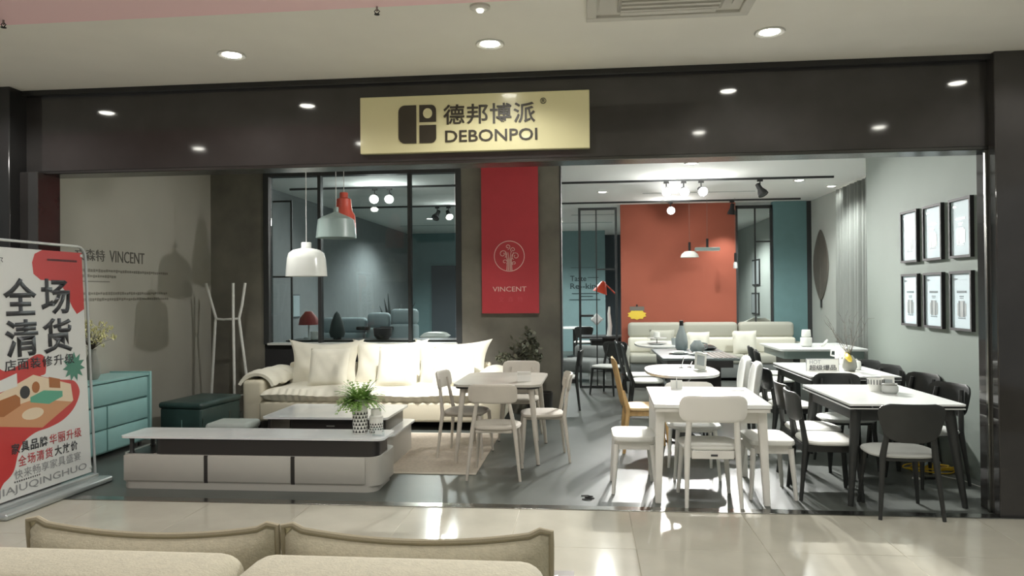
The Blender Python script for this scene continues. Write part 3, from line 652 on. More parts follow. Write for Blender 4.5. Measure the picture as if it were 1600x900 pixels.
def plate(r): return lathe(nb(), [(r*0.55, 0), (r*0.7, 0.006), (r, 0.02), (r*0.98, 0.024), (r*0.65, 0.01), (0, 0.008)], 24)
for x, y, r, lb in ((1.27, 10.35, 0.15, 'large pale plate at the left of the grey table'), (1.50, 10.15, 0.13, 'pale plate nearest the camera on the grey table')):
    thing('plate', lb, 'plate', [P('body', plate(r), 'plate'), P('napkin', cushion(nb(), r*1.1, r*0.7, 0.03, T((0, 0, 0.03)) @ R(20, 'Z'), 8), 'seat_grey')], (x, y, 0.75), 0, 'plates on the grey table')
thing('bottle', 'tall grey bottle with dark neck in the middle of the grey table', 'bottle', [
    P('body', lathe(nb(), [(0.07, 0), (0.09, 0.03), (0.092, 0.12), (0.075, 0.22), (0.04, 0.31), (0.03, 0.36)], 24), 'bottle'), P('neck', lathe(nb(), [(0.03, 0.36), (0.028, 0.42), (0.033, 0.43), (0.026, 0.435), (0, 0.435)], 18), 'dark_box')], (1.40, 11.05, 0.75))
thing('decanter', 'squat round grey jug right of the tall bottle', 'jug', [P('body', lathe(nb(), [(0.07, 0), (0.10, 0.04), (0.10, 0.10), (0.05, 0.16), (0.045, 0.17), (0.035, 0.16), (0, 0.15)], 22), 'bottle'), P('handle', tube(nb(), [(0.07, 0, 0.135), (0.135, 0, 0.12), (0.135, 0, 0.06), (0.095, 0, 0.04)], 0.01, 8), 'bottle')], (1.56, 10.60, 0.75))
for k, (x, y, lb) in enumerate(((1.72, 11.02, 'dark folded cushion seat pad on the far right of the grey table'),)):
    single('seat_pad', lb, 'pad', finish(cushion(nb(), 0.34, 0.30, 0.08, T((0, 0, 0.04)), 10), 'seat_pad', 'dark_box'), (x, y, 0.75))
thing('plate_stand', 'tiered plate stand with a white cup on the far oval table', 'plate stand', [P('plate', plate(0.17), 'plate'), P('post', tube(nb(), [(0, 0, 0.008), (0, 0, 0.12)], 0.008, 8), 'steel'), P('plate', lathe(nb(), [(0.03, 0.09), (0.16, 0.1), (0.158, 0.106), (0.03, 0.098)], 24), 'plate'),
    P('cup', lathe(nb(), [(0.04, 0.106), (0.055, 0.115), (0.05, 0.2), (0.045, 0.2), (0, 0.12)], 16), 'vase_white')], (1.16, 12.30, 0.75))
thing('glass_tumbler', 'small grey glass right of the plate stand', 'glass', [P('body', lathe(nb(), [(0.045, 0), (0.055, 0.11), (0.05, 0.11), (0.04, 0.01), (0, 0.01)], 18), 'bottle'), P('rim', lathe(nb(), [(0.055, 0.108), (0.057, 0.112), (0.05, 0.112), (0.055, 0.108)], 18), 'plate')], (1.43, 12.15, 0.75))
thing('menu_stand', 'slanted white menu holder on the white oval table', 'menu', [P('panel', box(nb(), -0.07, 0.07, -0.004, 0.004, 0.01, 0.2, M=R(-14, 'X') @ R(14, 'Y')), 'vase_white'), P('print_block', box(nb(), -0.045, 0.045, -0.0055, -0.004, 0.06, 0.17, M=R(-14, 'X') @ R(14, 'Y')), 'paper_art'), P('foot', box(nb(), -0.06, 0.06, -0.04, 0.04, 0, 0.012), 'vase_white')], (1.22, 8.12, 0.75), 25)
for x, y, lb in ((1.06, 8.42, 'tall chrome clip stand on the white oval table'), (1.16, 8.48, 'short chrome clip stand on the white oval table')):
    thing('clip_stand', lb, 'stand', [P('base', lathe(nb(), [(0.025, 0), (0.022, 0.008), (0, 0.01)], 14), 'chrome'), P('stem', tube(nb(), [(0, 0, 0.008), (0.03, 0, 0.12 if 'tall' in lb else 0.07)], 0.005, 6), 'chrome')], (x, y, 0.75))
# banquette along the red wall
ps = []
for k in range(3):
    x = -1.03+1.03*k
    ps.append(P('headrest', box(nb(), x-0.505, x+0.505, 0.12, 0.34, 0.74, 1.03, 0.07, 4), 'bench_grey', label='upper back cushion'))
    ps.append(P('back_cushion', box(nb(), x-0.505, x+0.505, 0.02, 0.30, 0.46, 0.75, 0.05, 3), 'pillow_ivory'))
    ps.append(P('seat_cushion', box(nb(), x-0.51, x+0.51, -0.52, 0.10, 0.30, 0.47, 0.04, 3), 'bench_grey'))
ps.append(P('base', box(nb(), -1.54, 1.54, -0.50, 0.38, 0.05, 0.31, 0.02, 2), 'grey_fabric'))
ps.append(P('arm', box(nb(), 1.54, 1.70, -0.5, 0.36, 0.05, 0.66, 0.06, 3), 'bench_grey')); ps.append(P('arm', box(nb(), -1.66, -1.54, -0.5, 0.36, 0.05, 0.62, 0.05, 3), 'bench_grey'))
thing('banquette', 'long grey three section banquette sofa under the red wall', 'sofa', ps, (2.34, 14.08, 0))
for x, y, s, lb, m in ((1.40, 13.80, 0.46, 'olive grey cushion at the left of the banquette', 'bench_grey'), (2.05, 13.79, 0.42, 'ivory cushion in the middle of the banquette', 'pillow_ivory'), (2.88, 13.80, 0.44, 'ivory cushion at the right of the banquette', 'pillow_ivory')):
    single('cushion', lb, 'cushion', finish(cushion(nb(), s, s, 0.15, T((0, 0, s*0.47)) @ R(76, 'X'), 10, wr=0.004), 'cushion', m), (x, y, 0.47), 0, 'banquette cushions')
# things left behind the pier
chair(BLACKW, 'black wooden chair half hidden by the edge of the concrete pier', -0.34, 9.72+0.55, 92, 'black chairs near the pier')
chair(BLACK, 'black curved back chair behind the aisle, left of the high backed chairs', 0.34, 11.75, 150, 'black chairs near the pier')
ps = [P('seat', box(nb(), -0.36, 0.36, -0.34, 0.34, 0.17, 0.40, 0.05, 3), 'grey_fabric'), P('backrest', box(nb(), -0.36, 0.36, 0.24, 0.40, 0.36, 0.62, 0.07, 3), 'grey_fabric')]
for sx in (-1, 1):
    for sy in (-1, 1): ps.append(P('leg', tube(nb(), [(sx*0.30, sy*0.28, 0), (sx*0.28, sy*0.26, 0.18)], [0.012, 0.02], 8), 'plate'))
thing('armchair', 'low grey fabric armchair beyond the black metal divider', 'armchair', ps, (-0.05, 13.6, 0), -30)
ps = [P('tabletop', prism(nb(), ell(0, 0, 0.45, 0.45, 32), 0.72, 0.75), 'white_gloss'), P('pedestal', lathe(nb(), [(0.2, 0), (0.2, 0.02), (0.05, 0.06), (0.05, 0.68), (0.2, 0.72)], 20), 'black_wood')]
thing('bistro_table', 'small round white table deep in the shop before the teal wall', 'table', ps, (-0.28, 18.6, 0))
chair(BLACK, 'dark chair at the small round white table before the teal wall', -0.05, 17.6, 0, 'far dark chairs')
ps2 = [P('tabletop', box(nb(), -0.5, 0.5, -0.35, 0.35, 0.68, 0.72, 0.006, 1), 'black_wood'), P('plinth', box(nb(), -0.3, 0.3, -0.2, 0.2, 0, 0.68, 0.01, 1), 'black_wood')]
thing('side_table', 'dark table with white ornaments behind the black divider', 'table', ps2, (0.40, 15.3, 0))
thing('ornament', 'tall slim white ornament on the dark table behind the divider', 'ornament', [P('body', tube(nb(), [(0, 0, 0), (0.02, 0, 0.2), (0.0, 0, 0.46), (0.01, 0, 0.6)], [0.05, 0.045, 0.03, 0.02], 10), 'vase_white'), P('collar', lathe(nb(), [(0.06, 0), (0.06, 0.02), (0.0, 0.02)], 14), 'plate')], (0.47, 15.2, 0.72))
thing('ornament', 'heart shaped white ornament left of the tall slim one', 'ornament', [P('body', cushion(nb(), 0.20, 0.2, 0.08, T((0, 0, 0.34)) @ R(90, 'X') @ R(45, 'Z'), 8), 'plate'), P('stem', tube(nb(), [(0, 0, 0), (0, 0, 0.26)], 0.01, 8), 'steel')], (0.22, 15.2, 0.72))
# black metal divider
dv = nb()
for X in (-0.09, 0.185, 0.50): box(dv, X-0.018, X+0.018, -0.02, 0.02, 0, 3.02)
ps = [P('post', box(nb(), X-0.02, X+0.02, -0.02, 0.02, 0, 3.0), 'frame_black') for X in (-0.305, 0.305)] + [P('mullion', box(nb(), -0.035, -0.015, -0.015, 0.015, 0.0, 3.0), 'frame_black')]
dv.free()
ps += [P('rail', box(nb(), -0.325, 0.325, -0.02, 0.02, 3.0, 3.04), 'frame_black'), P('rail', box(nb(), -0.015, 0.285, -0.012, 0.012, 1.985, 2.01), 'frame_black'), P('rail', box(nb(), -0.285, 0.285, -0.02, 0.02, 0.0, 0.04), 'frame_black'),
       P('shelf', box(nb(), -0.285, -0.08, -0.09, 0.09, 1.20, 1.235), 'frame_black'), P('shelf', box(nb(), -0.15, 0.06, -0.09, 0.09, 0.80, 0.835), 'frame_black')]
thing('metal_divider', 'tall slim black metal frame divider left of the red wall', 'divider', ps, (0.21, 12.5, 0))
# black framed glazing right of the red wall
ps = [P('post', box(nb(), x-0.02, x+0.02, -0.03, 0.03, 0, 3.25), 'frame_black') for x in (-0.325, 0.325)] + [P('mullion', box(nb(), 0.01, 0.035, -0.02, 0.02, 1.0, 3.2), 'frame_black')]
ps += [P('rail', box(nb(), -0.345, 0.345, -0.03, 0.03, 3.2, 3.26), 'frame_black'), P('rail', box(nb(), 0.035, 0.305, -0.02, 0.02, 2.55, 2.575), 'frame_black'), P('rail', box(nb(), -0.305, 0.305, -0.02, 0.02, 0.98, 1.01), 'frame_black')]
ps += [P('pane', box(nb(), -0.305, 0.01, -0.004, 0.004, 1.01, 3.2), 'clear_glass'), P('pane', box(nb(), 0.035, 0.305, -0.004, 0.004, 1.01, 2.55), 'clear_glass'), P('pane', box(nb(), 0.035, 0.305, -0.004, 0.004, 2.575, 3.2), 'clear_glass')]
thing('glazed_screen', 'black framed glass screen between the red wall and teal column', 'screen', ps, (3.225, BW+0.03, 0))
for y, z, hh, lb in ((19.0, 2.08, 0.66, 'upper dark framed picture seen through the glass screen'), (19.1, 1.30, 0.55, 'lower dark framed picture seen through the glass screen')):
    thing('picture', lb, 'picture', [P('frame', box(nb(), -0.03, 0.0, -0.38, 0.38, -hh/2, hh/2), 'black_matte'), P('print', box(nb(), -0.034, -0.03, -0.34, 0.34, -hh/2+0.04, hh/2-0.04), 'paper_art')], (4.28, y, z))
thing('armchair', 'rounded white armchair seen through the glass screen', 'armchair', [P('backrest', shell(nb(), back_fn(0.75, 0.62, 0.40, 0.0, 0.22, 0.25, 0.05), 16, 8, 0.1), 'pillow_ivory'), P('seat', seat_bm(0.72, 0.7, 0.22, 0.44, 3, 0.02, 0.3), 'pillow_ivory'), P('base', lathe(nb(), [(0.25, 0), (0.25, 0.03), (0.05, 0.05), (0.05, 0.22)], 18), 'steel')], (3.66, 16.2, 0), 160)

# ================================================================ LOUNGE ON THE LEFT
# rug
single('rug', 'beige woven rug under the coffee table and pale dining table', 'rug', finish(box(nb(), -1.2, 1.2, -0.95, 0.95, 0, 0.008, 0.003, 1), 'rug', 'rug_pile'), (-2.18, 7.40, 0), 0,
       subs=[P('border', box(box(nb(), -1.2, 1.2, -0.951, -0.91, 0.001, 0.0085), -1.2, 1.2, 0.91, 0.951, 0.001, 0.0085), 'rug_edge', kind='stuff')])
# cream sofa (local: back at +Y, front at -Y)
def ruffle(w, d, h, seed):
    b = nb(); rr = random.Random(seed); n = 150; m = 16; ph = rr.uniform(0, 6)
    def pt(u, v, top):
        e = max(abs(u), abs(v))
        x = u*w/2; y = v*d/2
        z = h/2*(max(0, 1-abs(u)**8)*max(0, 1-abs(v)**6))**0.4
        edge = max(0, (abs(v)-0.55)/0.45) if v < 0 else 0
        z += 0.009*math.sin(u*w*30+ph+2.5*math.sin(u*9))*(0.5+0.5*math.sin(u*7+1))*edge*edge*(1-abs(v)**10)+0.010*math.sin(3*u*w+4*v+ph)
        y += (-0.014*math.sin(u*w*30+ph+2.5*math.sin(u*9))*edge*edge if v < 0 else 0)
        return (x, y, z if top else -h/2*(max(0, 1-abs(u)**10)*max(0, 1-abs(v)**10))**0.3)
    Tt = {}; Bb = {}
    for i in range(n+1):
        for j in range(m+1):
            u, v = -1+2*i/n, -1+2*j/m
            Tt[i, j] = b.verts.new(pt(u, v, True)); Bb[i, j] = Tt[i, j] if (i in (0, n) or j in (0, m)) else b.verts.new(pt(u, v, False))
    for i in range(n):
        for j in range(m):
            b.faces.new((Tt[i, j], Tt[i+1, j], Tt[i+1, j+1], Tt[i, j+1]))
            q = (Bb[i, j], Bb[i, j+1], Bb[i+1, j+1], Bb[i+1, j])
            try: b.faces.new(q)
            except ValueError: pass
    return b
ps = [P('base', box(nb(), -1.36, 1.36, -0.52, 0.46, 0.10, 0.33, 0.03, 3), 'cream_dark')]
for s, lb in ((-1, 'left'), (1, 'right')):
    ps.append(P('arm', box(nb(), s*1.45-0.13, s*1.45+0.13, -0.50, 0.46, 0.08, 0.58, 0.05, 4), 'cream_dark'))
    b = nb()
    def arm_fn(u, v, s=s):   # quilted pad folded over the arm
        a = -1.15+2.3*v; x = s*(1.42+(0.23 if True else 0)*math.sin(a)*1.0); z = 0.42+0.235*math.cos(a)+0.012*math.sin(9*u+3*v)
        return (x, -0.02+u*(0.46-0.05*math.cos(a)), z)
    shell(b, arm_fn, 14, 14, 0.07); ps.append(P('arm_cushion', b, 'cream'))
ps.append(P('seat_cushion', (lambda b: (bmesh.ops.transform(b, matrix=T((0, -0.06, 0.41)), verts=b.verts[:]), b)[1])(ruffle(2.66, 0.98, 0.18, 2)), 'cream', label='ruffled seat cushion'))
for k, x in enumerate((-0.82, 0.03, 0.86)):
    ps.append(P('back_cushion', cushion(nb(), 1.02, 0.70, 0.28, T((x, 0.24+0.02*(k % 2), 0.69)) @ R(74, 'X'), 24, 2.6, 0.20, 0.010, k), 'cream'))
ps.append(P('back_frame', box(nb(), -1.34, 1.34, 0.36, 0.47, 0.20, 0.72, 0.03, 3), 'cream_dark'))
for sx in (-1, 1):
    for sy in (-0.42, 0.38): ps.append(P('leg', tube(nb(), [(sx*1.4, sy, 0), (sx*1.4, sy, 0.11)], [0.018, 0.025], 8), 'dark_box'))
thing('sofa', 'long cream fabric sofa with plump back cushions in the lounge', 'sofa', ps, (-2.56, 9.02, 0))
for x, sz, lb, tl in ((-3.17, 0.50, 'square cream scatter cushion at the left of the cream sofa', 3), (-2.30, 0.52, 'square cream scatter cushion in the middle of the cream sofa', -2), (-1.60, 0.52, 'square cream scatter cushion at the right of the cream sofa', 2)):
    single('scatter_cushion', lb, 'cushion', finish(cushion(nb(), sz, sz, 0.17, T((0, 0.0, sz*0.46)) @ R(68, 'X'), 16, 3.4, 0.05, 0.004, int(abs(x)*10)), 'scatter_cushion', 'cream'), (x, 8.84, 0.475), tl, 'cream sofa scatter cushions')
# TV cabinet
TX, TY = -2.76, 6.02
def crect(x0, x1, y0, y1, r): return rrect(x0, x1, y0, y1, r, 8)
ps = [P('top', prism(nb(), crect(-1.145, 1.12, -0.205, 0.205, 0.06), 0.418, 0.436), 'marble', label='white marble top'),
      P('base', prism(nb(), crect(-1.13, 1.06, -0.20, 0.30, 0.10), 0.0, 0.05), 'cab_grey'),
      P('body', prism(nb(), crect(-1.14, 1.09, -0.195, 0.32, 0.10), 0.05, 0.285), 'cab_grey'),
      P('upper_box', prism(nb(), crect(-0.86, 1.07, -0.19, 0.19, 0.09), 0.285, 0.41), 'dark_box', label='dark upper compartment')]
for a, bb in ((-1.10, -0.40), (-0.365, 0.345), (0.38, 0.97)):
    ps.append(P('drawer', box(nb(), a, bb, -0.207, -0.19, 0.066, 0.278, 0.004, 2), 'cab_grey'))
for x in (-0.3825, 0.3625): ps.append(P('groove', box(nb(), x-0.016, x+0.016, -0.1985, -0.18, 0.055, 0.283), 'dark_box'))
for y in (-0.15, 0.15): ps.append(P('leg', tube(nb(), [(-1.06, y, 0.285), (-1.06, y, 0.30), (-1.06, y, 0.40), (-1.06, y, 0.418)], [0.03, 0.018, 0.018, 0.035], 10), 'frame_black'))
ps.append(P('shelf_panel', box(nb(), -1.09, -0.86, -0.17, 0.28, 0.285, 0.289), 'dark_box'))
thing('tv_cabinet', 'long low cabinet with white marble top and three grey drawers', 'cabinet', ps, (TX, TY, 0), 0)
# coffee table
ps = [P('top', prism(nb(), crect(-0.60, 0.62, -0.42, 0.42, 0.05), 0.425, 0.445), 'marble', label='white top'),
      P('upper_box', prism(nb(), crect(-0.36, 0.58, -0.36, 0.38, 0.05), 0.29, 0.425), 'dark_box', label='dark upper box', subs=[P('handle', box(nb(), 0.02, 0.10, -0.372, -0.36, 0.35, 0.362), 'chrome')]),
      P('lower_top', prism(nb(), crect(-0.25, 0.69, -0.46, 0.46, 0.08), 0.272, 0.290), 'marble', label='lower glossy shelf'),
      P('base', prism(nb(), crect(-0.22, 0.66, -0.43, 0.43, 0.08), 0.0, 0.272), 'cab_grey'),
      P('side_panel', box(nb(), -0.56, -0.53, -0.36, 0.36, 0, 0.425), 'dark_box')]
thing('coffee_table', 'two level coffee table with white top and dark box before the cream sofa', 'coffee table', ps, (-2.47, 7.13, 0.008), 0)
# vases with printed triangles
def tri_vase(r, h, z0, z1, rows, n):
    b = nb(); prof = [(r*0.9, 0), (r, 0.006), (r, h-0.01), (r*0.94, h), (r*0.86, h), (r*0.84, h-0.03), (0, h-0.04)]
    lathe(b, prof, 36); body = finish(b, 'body', 'vase_white')
    t = nb(); rr = r+0.0012; dz = (z1-z0)/rows
    for j in range(rows):
        for k in range(n):
            a0 = 2*PI*(k+0.5*(j % 2))/n; da = 2*PI/n*0.44; zc = z0+dz*j+dz*0.1
            vs = [t.verts.new((rr*math.cos(a), rr*math.sin(a), z)) for a, z in ((a0-da, zc), (a0+da, zc), (a0, zc+dz*0.85))]; t.faces.new(vs)
    return body, finish(t, 'triangle_print', 'ink', 0)
v1b, v1t = tri_vase(0.063, 0.285, 0.01, 0.19, 6, 14)
rr = random.Random(11); fo = nb()
for k in range(190):
    a = rr.uniform(0, 2*PI); el = rr.uniform(0.15, 1.35); Ln = rr.uniform(0.10, 0.21); p = Vector((0.035*math.cos(a), 0.03*math.sin(a), 0.27)); d = Vector((math.cos(a)*math.cos(el), math.sin(a)*math.cos(el), math.sin(el)))
    pts = [p]; steps = 6
    for s in range(steps):
        d = (d+Vector((0, 0, -0.20))).normalized(); p = p+d*Ln/steps; pts.append(p.copy())
    side = d.cross(Vector((0, 0, 1))); side = side.normalized() if side.length > 1e-4 else Vector((1, 0, 0))
    for s in range(1, steps+1):
        q = pts[s]; dd = (pts[s]-pts[s-1]).normalized(); ll = 0.032*(1-0.55*s/steps)
        for sg in (-1, 1):
            tip = q+side*sg*ll+dd*0.014; w2 = dd*0.010
            f_ = [fo.verts.new(q-w2), fo.verts.new(tip), fo.verts.new(q+w2)]; fo.faces.new(f_)
    tube(fo, pts, 0.0012, 3, caps=False)
thing('fern_vase', 'tall white vase with black triangle pattern holding a green fern', 'vase', [P('body', v1b, None), P('triangle_print', v1t, None, kind='stuff'), P('fern', fo, 'leaf_green', kind='stuff', angle=0, label='feathery green fern')], (-1.90, 6.05, 0.436))
v2b, v2t = tri_vase(0.058, 0.13, 0.01, 0.095, 4, 16)
thing('short_vase', 'shorter white bottle vase with black triangle band', 'vase', [P('body', v2b, None), P('triangle_print', v2t, None, kind='stuff'), P('shoulder', lathe(nb(), [(0.057, 0.128), (0.057, 0.145), (0.043, 0.155), (0.043, 0.205), (0.038, 0.205), (0.036, 0.16), (0, 0.15)], 30), 'vase_white')], (-1.765, 6.06, 0.436))
thing('acrylic_tag', 'small clear acrylic price tag in front of the short vase', 'price tag', [P('panel', box(nb(), -0.05, 0.05, -0.002, 0.002, 0, 0.07, M=R(-12, 'X')), 'clear_glass'), P('print_block', box(nb(), -0.03, 0.03, -0.0032, -0.002, 0.015, 0.05, M=R(-12, 'X')), 'plate')], (-1.71, 5.93, 0.436))
# pouf
thing('pouf', 'small square grey pouf behind the TV cabinet', 'pouf', [P('seat', box(nb(), -0.20, 0.20, -0.17, 0.17, 0.34, 0.42, 0.035, 4), 'grey_pouf'), P('body', box(nb(), -0.185, 0.185, -0.155, 0.155, 0.03, 0.345, 0.02, 2), 'grey_pouf')] +
      [P('leg', tube(nb(), [(sx*0.15, sy*0.12, 0), (sx*0.15, sy*0.12, 0.04)], 0.015, 8), 'dark_box') for sx in (-1, 1) for sy in (-1, 1)], (-3.33, 6.68, 0), 0)
# green bench
ps = [P('seat', box(nb(), -0.27, 0.27, -0.40, 0.40, 0.36, 0.43, 0.03, 3), 'green_leather'), P('body', box(nb(), -0.255, 0.255, -0.385, 0.385, 0.05, 0.365, 0.025, 3), 'green_leather')]
for sx in (-1, 1):
    for sy in (-1, 1): ps.append(P('leg', tube(nb(), [(sx*0.20, sy*0.30, 0), (sx*0.20, sy*0.30, 0.06)], 0.012, 8), 'chrome'))
ps.append(P('corner_strip', box(nb(), 0.255, 0.259, -0.36, -0.352, 0.06, 0.26), 'chrome')); ps.append(P('corner_strip', box(nb(), 0.255, 0.259, 0.15, 0.158, 0.06, 0.26), 'chrome')); ps.append(P('corner_strip', box(nb(), 0.02, 0.028, -0.389, -0.385, 0.06, 0.24), 'chrome'))
thing('bench', 'dark green leather box bench beside the turquoise dresser', 'bench', ps, (-4.42, 8.10, 0), -6)
# coat rack
def rk(pts, r=0.018): return tube(nb(), pts, r, 10)
ps = [P('pole', rk([(-0.24, 0.0, 1.77), (-0.155, 0, 1.48), (-0.105, 0, 1.315), (-0.115, 0, 1.26), (-0.20, 0.02, 0.0)]), 'white_metal'),
      P('pole', rk([(0.155, -0.05, 1.77), (0.16, -0.06, 1.3), (0.205, -0.12, 0.0)]), 'white_metal'),
      P('pole', rk([(0.295, 0.0, 1.77), (0.25, 0, 1.48), (0.21, 0, 1.315), (0.215, 0, 1.26), (0.33, 0.10, 0.0)]), 'white_metal'),
      P('crossbar', rk([(-0.105, 0, 1.305), (0.0, -0.01, 1.295), (0.21, 0, 1.305)], 0.016), 'white_metal'), P('crossbar', rk([(-0.16, 0.01, 0.30), (0.20, -0.10, 0.31), (0.30, 0.08, 0.32)], 0.014), 'white_metal')]
thing('coat_rack', 'white branching coat rack against the dark concrete panel', 'coat rack', ps, (-4.70, 9.18, 0))
# turquoise dresser: front faces +X
ps = [P('carcass', box(nb(), -0.44, -0.02, -0.80, 0.77, 0.09, 0.75, 0.003, 1), 'dresser_dark'), P('top', box(nb(), -0.45, 0.005, -0.80, 0.78, 0.75, 0.775, 0.004, 1), 'dresser'),
      P('side_panel', box(nb(), -0.45, 0.018, 0.77, 0.805, 0.05, 0.79, 0.005, 2), 'dresser'), P('side_panel', box(nb(), -0.45, 0.018, -0.835, -0.80, 0.05, 0.79, 0.005, 2), 'dresser'),
      P('plinth', box(nb(), -0.42, -0.04, -0.79, 0.76, 0.05, 0.09), 'dresser')]
for y0, y1, z0, z1 in ((-0.79, 0.75, 0.535, 0.738), (-0.79, 0.065, 0.30, 0.515), (0.085, 0.75, 0.30, 0.515), (-0.79, 0.065, 0.075, 0.285), (0.085, 0.75, 0.075, 0.285)):
    ps.append(P('drawer', box(nb(), -0.02, 0.003, y0, y1, z0, z1, 0.004, 2), 'dresser'))
for sx in (-0.38, -0.06):
    for sy in (-0.72, 0.70): ps.append(P('foot', tube(nb(), [(sx, sy, 0), (sx, sy, 0.06)], 0.02, 8), 'dark_box'))
thing('dresser', 'turquoise dresser with five drawers along the beige wall', 'dresser', ps, (-4.735, 6.80, 0))
# flowers on the dresser
rr = random.Random(5); fl_ = nb(); stm = nb()
for k in range(60):
    a = rr.uniform(0, 2*PI); e = rr.uniform(0.1, 1.4); Ln = rr.uniform(0.12, 0.24); p0 = Vector((0, 0, 0.30)); d = Vector((math.cos(a)*math.cos(e), math.sin(a)*math.cos(e), math.sin(e)))
    p1 = p0+d*Ln+Vector((0, 0, 0.05)); tube(stm, [p0, (p0+p1)/2+Vector((0, 0, 0.02)), p1], [0.002, 0.0018, 0.001], 4)
    for q in range(7):
        M = T(p1+rnd_vec(rr, 0.025)) @ R(rr.uniform(0, 360), 'Z') @ R(rr.uniform(-80, 80), 'X'); prism(fl_, [(0, -0.022), (0.008, 0), (0, 0.022), (-0.008, 0)], -0.0008, 0.0008, M)
thing('flower_vase', 'pale vase with spiky cream yellow flowers on the dresser', 'vase', [P('body', lathe(nb(), [(0.05, 0), (0.075, 0.05), (0.07, 0.16), (0.035, 0.26), (0.042, 0.30), (0.036, 0.30), (0.03, 0.27), (0, 0.26)], 22), 'clay'), P('stems', stm, 'bark', kind='stuff'), P('blossoms', fl_, 'flower', kind='stuff', angle=0)], (-4.93, 6.93, 0.776))
# pendant lamps
def pendant(label, x, y, ztop, prof, m, capz, capr, cordtop=CZ):
    h0 = prof[0][1]; z0 = ztop
    inner = [(r*0.93, z+0.006) for r, z in prof[::-1]][1:-1]
    b = lathe(nb(), prof+[(prof[-1][0]*0.94, prof[-1][1])]+[(max(r*0.94, 0.001), z-0.008) for r, z in prof[::-1][1:]], 36)
    ps = [P('shade', b, m), P('cap', lathe(nb(), [(capr, capz-0.0), (capr, capz+0.055), (capr*0.9, capz+0.062), (0, capz+0.062)], 24), m), P('cord', tube(nb(), [(0, 0, capz+0.06), (0, 0, cordtop-ztop-0.02)], 0.0045, 6), 'cord_pale'),
          P('ceiling_rose', lathe(nb(), [(0.05, cordtop-ztop-0.02), (0.05, cordtop-ztop), (0, cordtop-ztop)], 18), 'white_metal')]
    thing('pendant_lamp', label, 'lamp', ps, (x, y, ztop), 0, 'pendant lamps over the lounge')
pw = [(0.03, 0.0), (0.07, -0.01), (0.15, -0.03), (0.195, -0.065), (0.212, -0.13), (0.222, -0.24), (0.228, -0.325)]
pendant('glossy white pendant lamp, the lowest of the three', -3.12, 8.0, 2.14, pw, 'lamp_white', -0.005, 0.056)
pg = [(0.03, 0.0), (0.05, -0.012), (0.075, -0.022), (0.16, -0.06), (0.205, -0.09), (0.215, -0.17), (0.228, -0.30)]
pendant('grey green pendant lamp, the middle of the three', -2.86, 8.25, 2.56, pg, 'lamp_grey', -0.005, 0.03)
prd = [(0.05, 0.0), (0.085, -0.02), (0.092, -0.1), (0.10, -0.16), (0.135, -0.22), (0.14, -0.32), (0.143, -0.46)]
pendant('red bottle shaped pendant lamp, the highest of the three', -2.90, 8.65, 2.78, prd, 'lamp_red', -0.002, 0.05)
# olive plant by the pier
rr = random.Random(9); br = nb(); lv = nb()
for k in range(16):
    a = rr.uniform(0, 2*PI); e = rr.uniform(0.5, 1.5); p = Vector((0, 0, 0.55)); d = Vector((math.cos(a)*math.cos(e), math.sin(a)*math.cos(e)*0.6, math.sin(e))); pts = [p.copy()]
    for s in range(7):
        d = (d+rnd_vec(rr, 0.25)+Vector((-0.10, 0, -0.06))).normalized(); p = p+d*rr.uniform(0.06, 0.11); pts.append(p.copy())
        if s >= 2:
            for q in range(7):
                M = T(p+rnd_vec(rr, 0.05)) @ R(rr.uniform(0, 360), 'Z') @ R(rr.uniform(-80, 80), 'X'); ln = rr.uniform(0.024, 0.042)
                prism(lv, [(0, -ln), (ln*0.65, -ln*0.3), (ln*0.65, ln*0.3), (0, ln), (-ln*0.65, ln*0.3), (-ln*0.65, -ln*0.3)], -0.0008, 0.0008, M)
    tube(br, pts, [0.006, 0.005, 0.0045, 0.004, 0.0032, 0.0025, 0.002, 0.001], 5)
tube(br, [(0, 0, 0.3), (0.01, 0, 0.56)], [0.016, 0.011], 8)
thing('potted_plant', 'dark leafy olive plant in front of the concrete pier', 'plant', [P('pot', lathe(nb(), [(0.12, 0), (0.16, 0.06), (0.17, 0.34), (0.155, 0.34), (0.14, 0.3), (0, 0.29)], 24), 'dark_box'), P('branches', br, 'bark', kind='stuff'), P('leaves', lv, 'leaf_dark', kind='stuff', angle=0)], (-0.60, 9.42, 0.0))
# red hanging panel
rx0, rx1, rz0, rz1, ry = -1.375, -0.615, 1.34, CZ-0.01, 9.72
MF2 = T((0, ry-0.001, 0)) @ FACE_F; cx, cz = -1.005, 2.10
em = nb()
def arc(bm, c, r, a0, a1, w_, n=28, spiral=0.0):
    pts = [(c[0]+(r*(1-spiral*k/n))*math.cos(math.radians(a0+(a1-a0)*k/n)), 0, c[1]+(r*(1-spiral*k/n))*math.sin(math.radians(a0+(a1-a0)*k/n))) for k in range(n+1)]
    tube(bm, [(p[0], ry-0.003, p[2]) for p in pts], w_, 5, caps=False)
arc(em, (cx, cz), 0.20, 0, 360, 0.0055, 48)
for (ox, oz, r, a0, a1) in ((-0.085, 0.03, 0.055, -60, 420, ), (0.085, 0.0, 0.055, 240, -240), (-0.02, 0.125, 0.035, -90, 330), (0.05, 0.085, 0.035, 250, -180), (-0.06, -0.075, 0.035, -50, 330), (0.065, -0.095, 0.028, 230, -160)):
    arc(em, (cx+ox, cz+oz), r, a0, a1, 0.0045, 30, 0.75)
for ox in (-0.025, -0.008, 0.01, 0.026): tube(em, [(cx+ox*1.3, ry-0.003, cz-0.19), (cx+ox, ry-0.003, cz-0.05), (cx+ox*2.2, ry-0.003, cz+0.05)], [0.006, 0.006, 0.004], 5)
l1 = text(nb(), 'VINCENT', cx-0.225, cx+0.225, 1.63, 1.695, MF2, 0.003, bold=0.0)
l2 = nb()
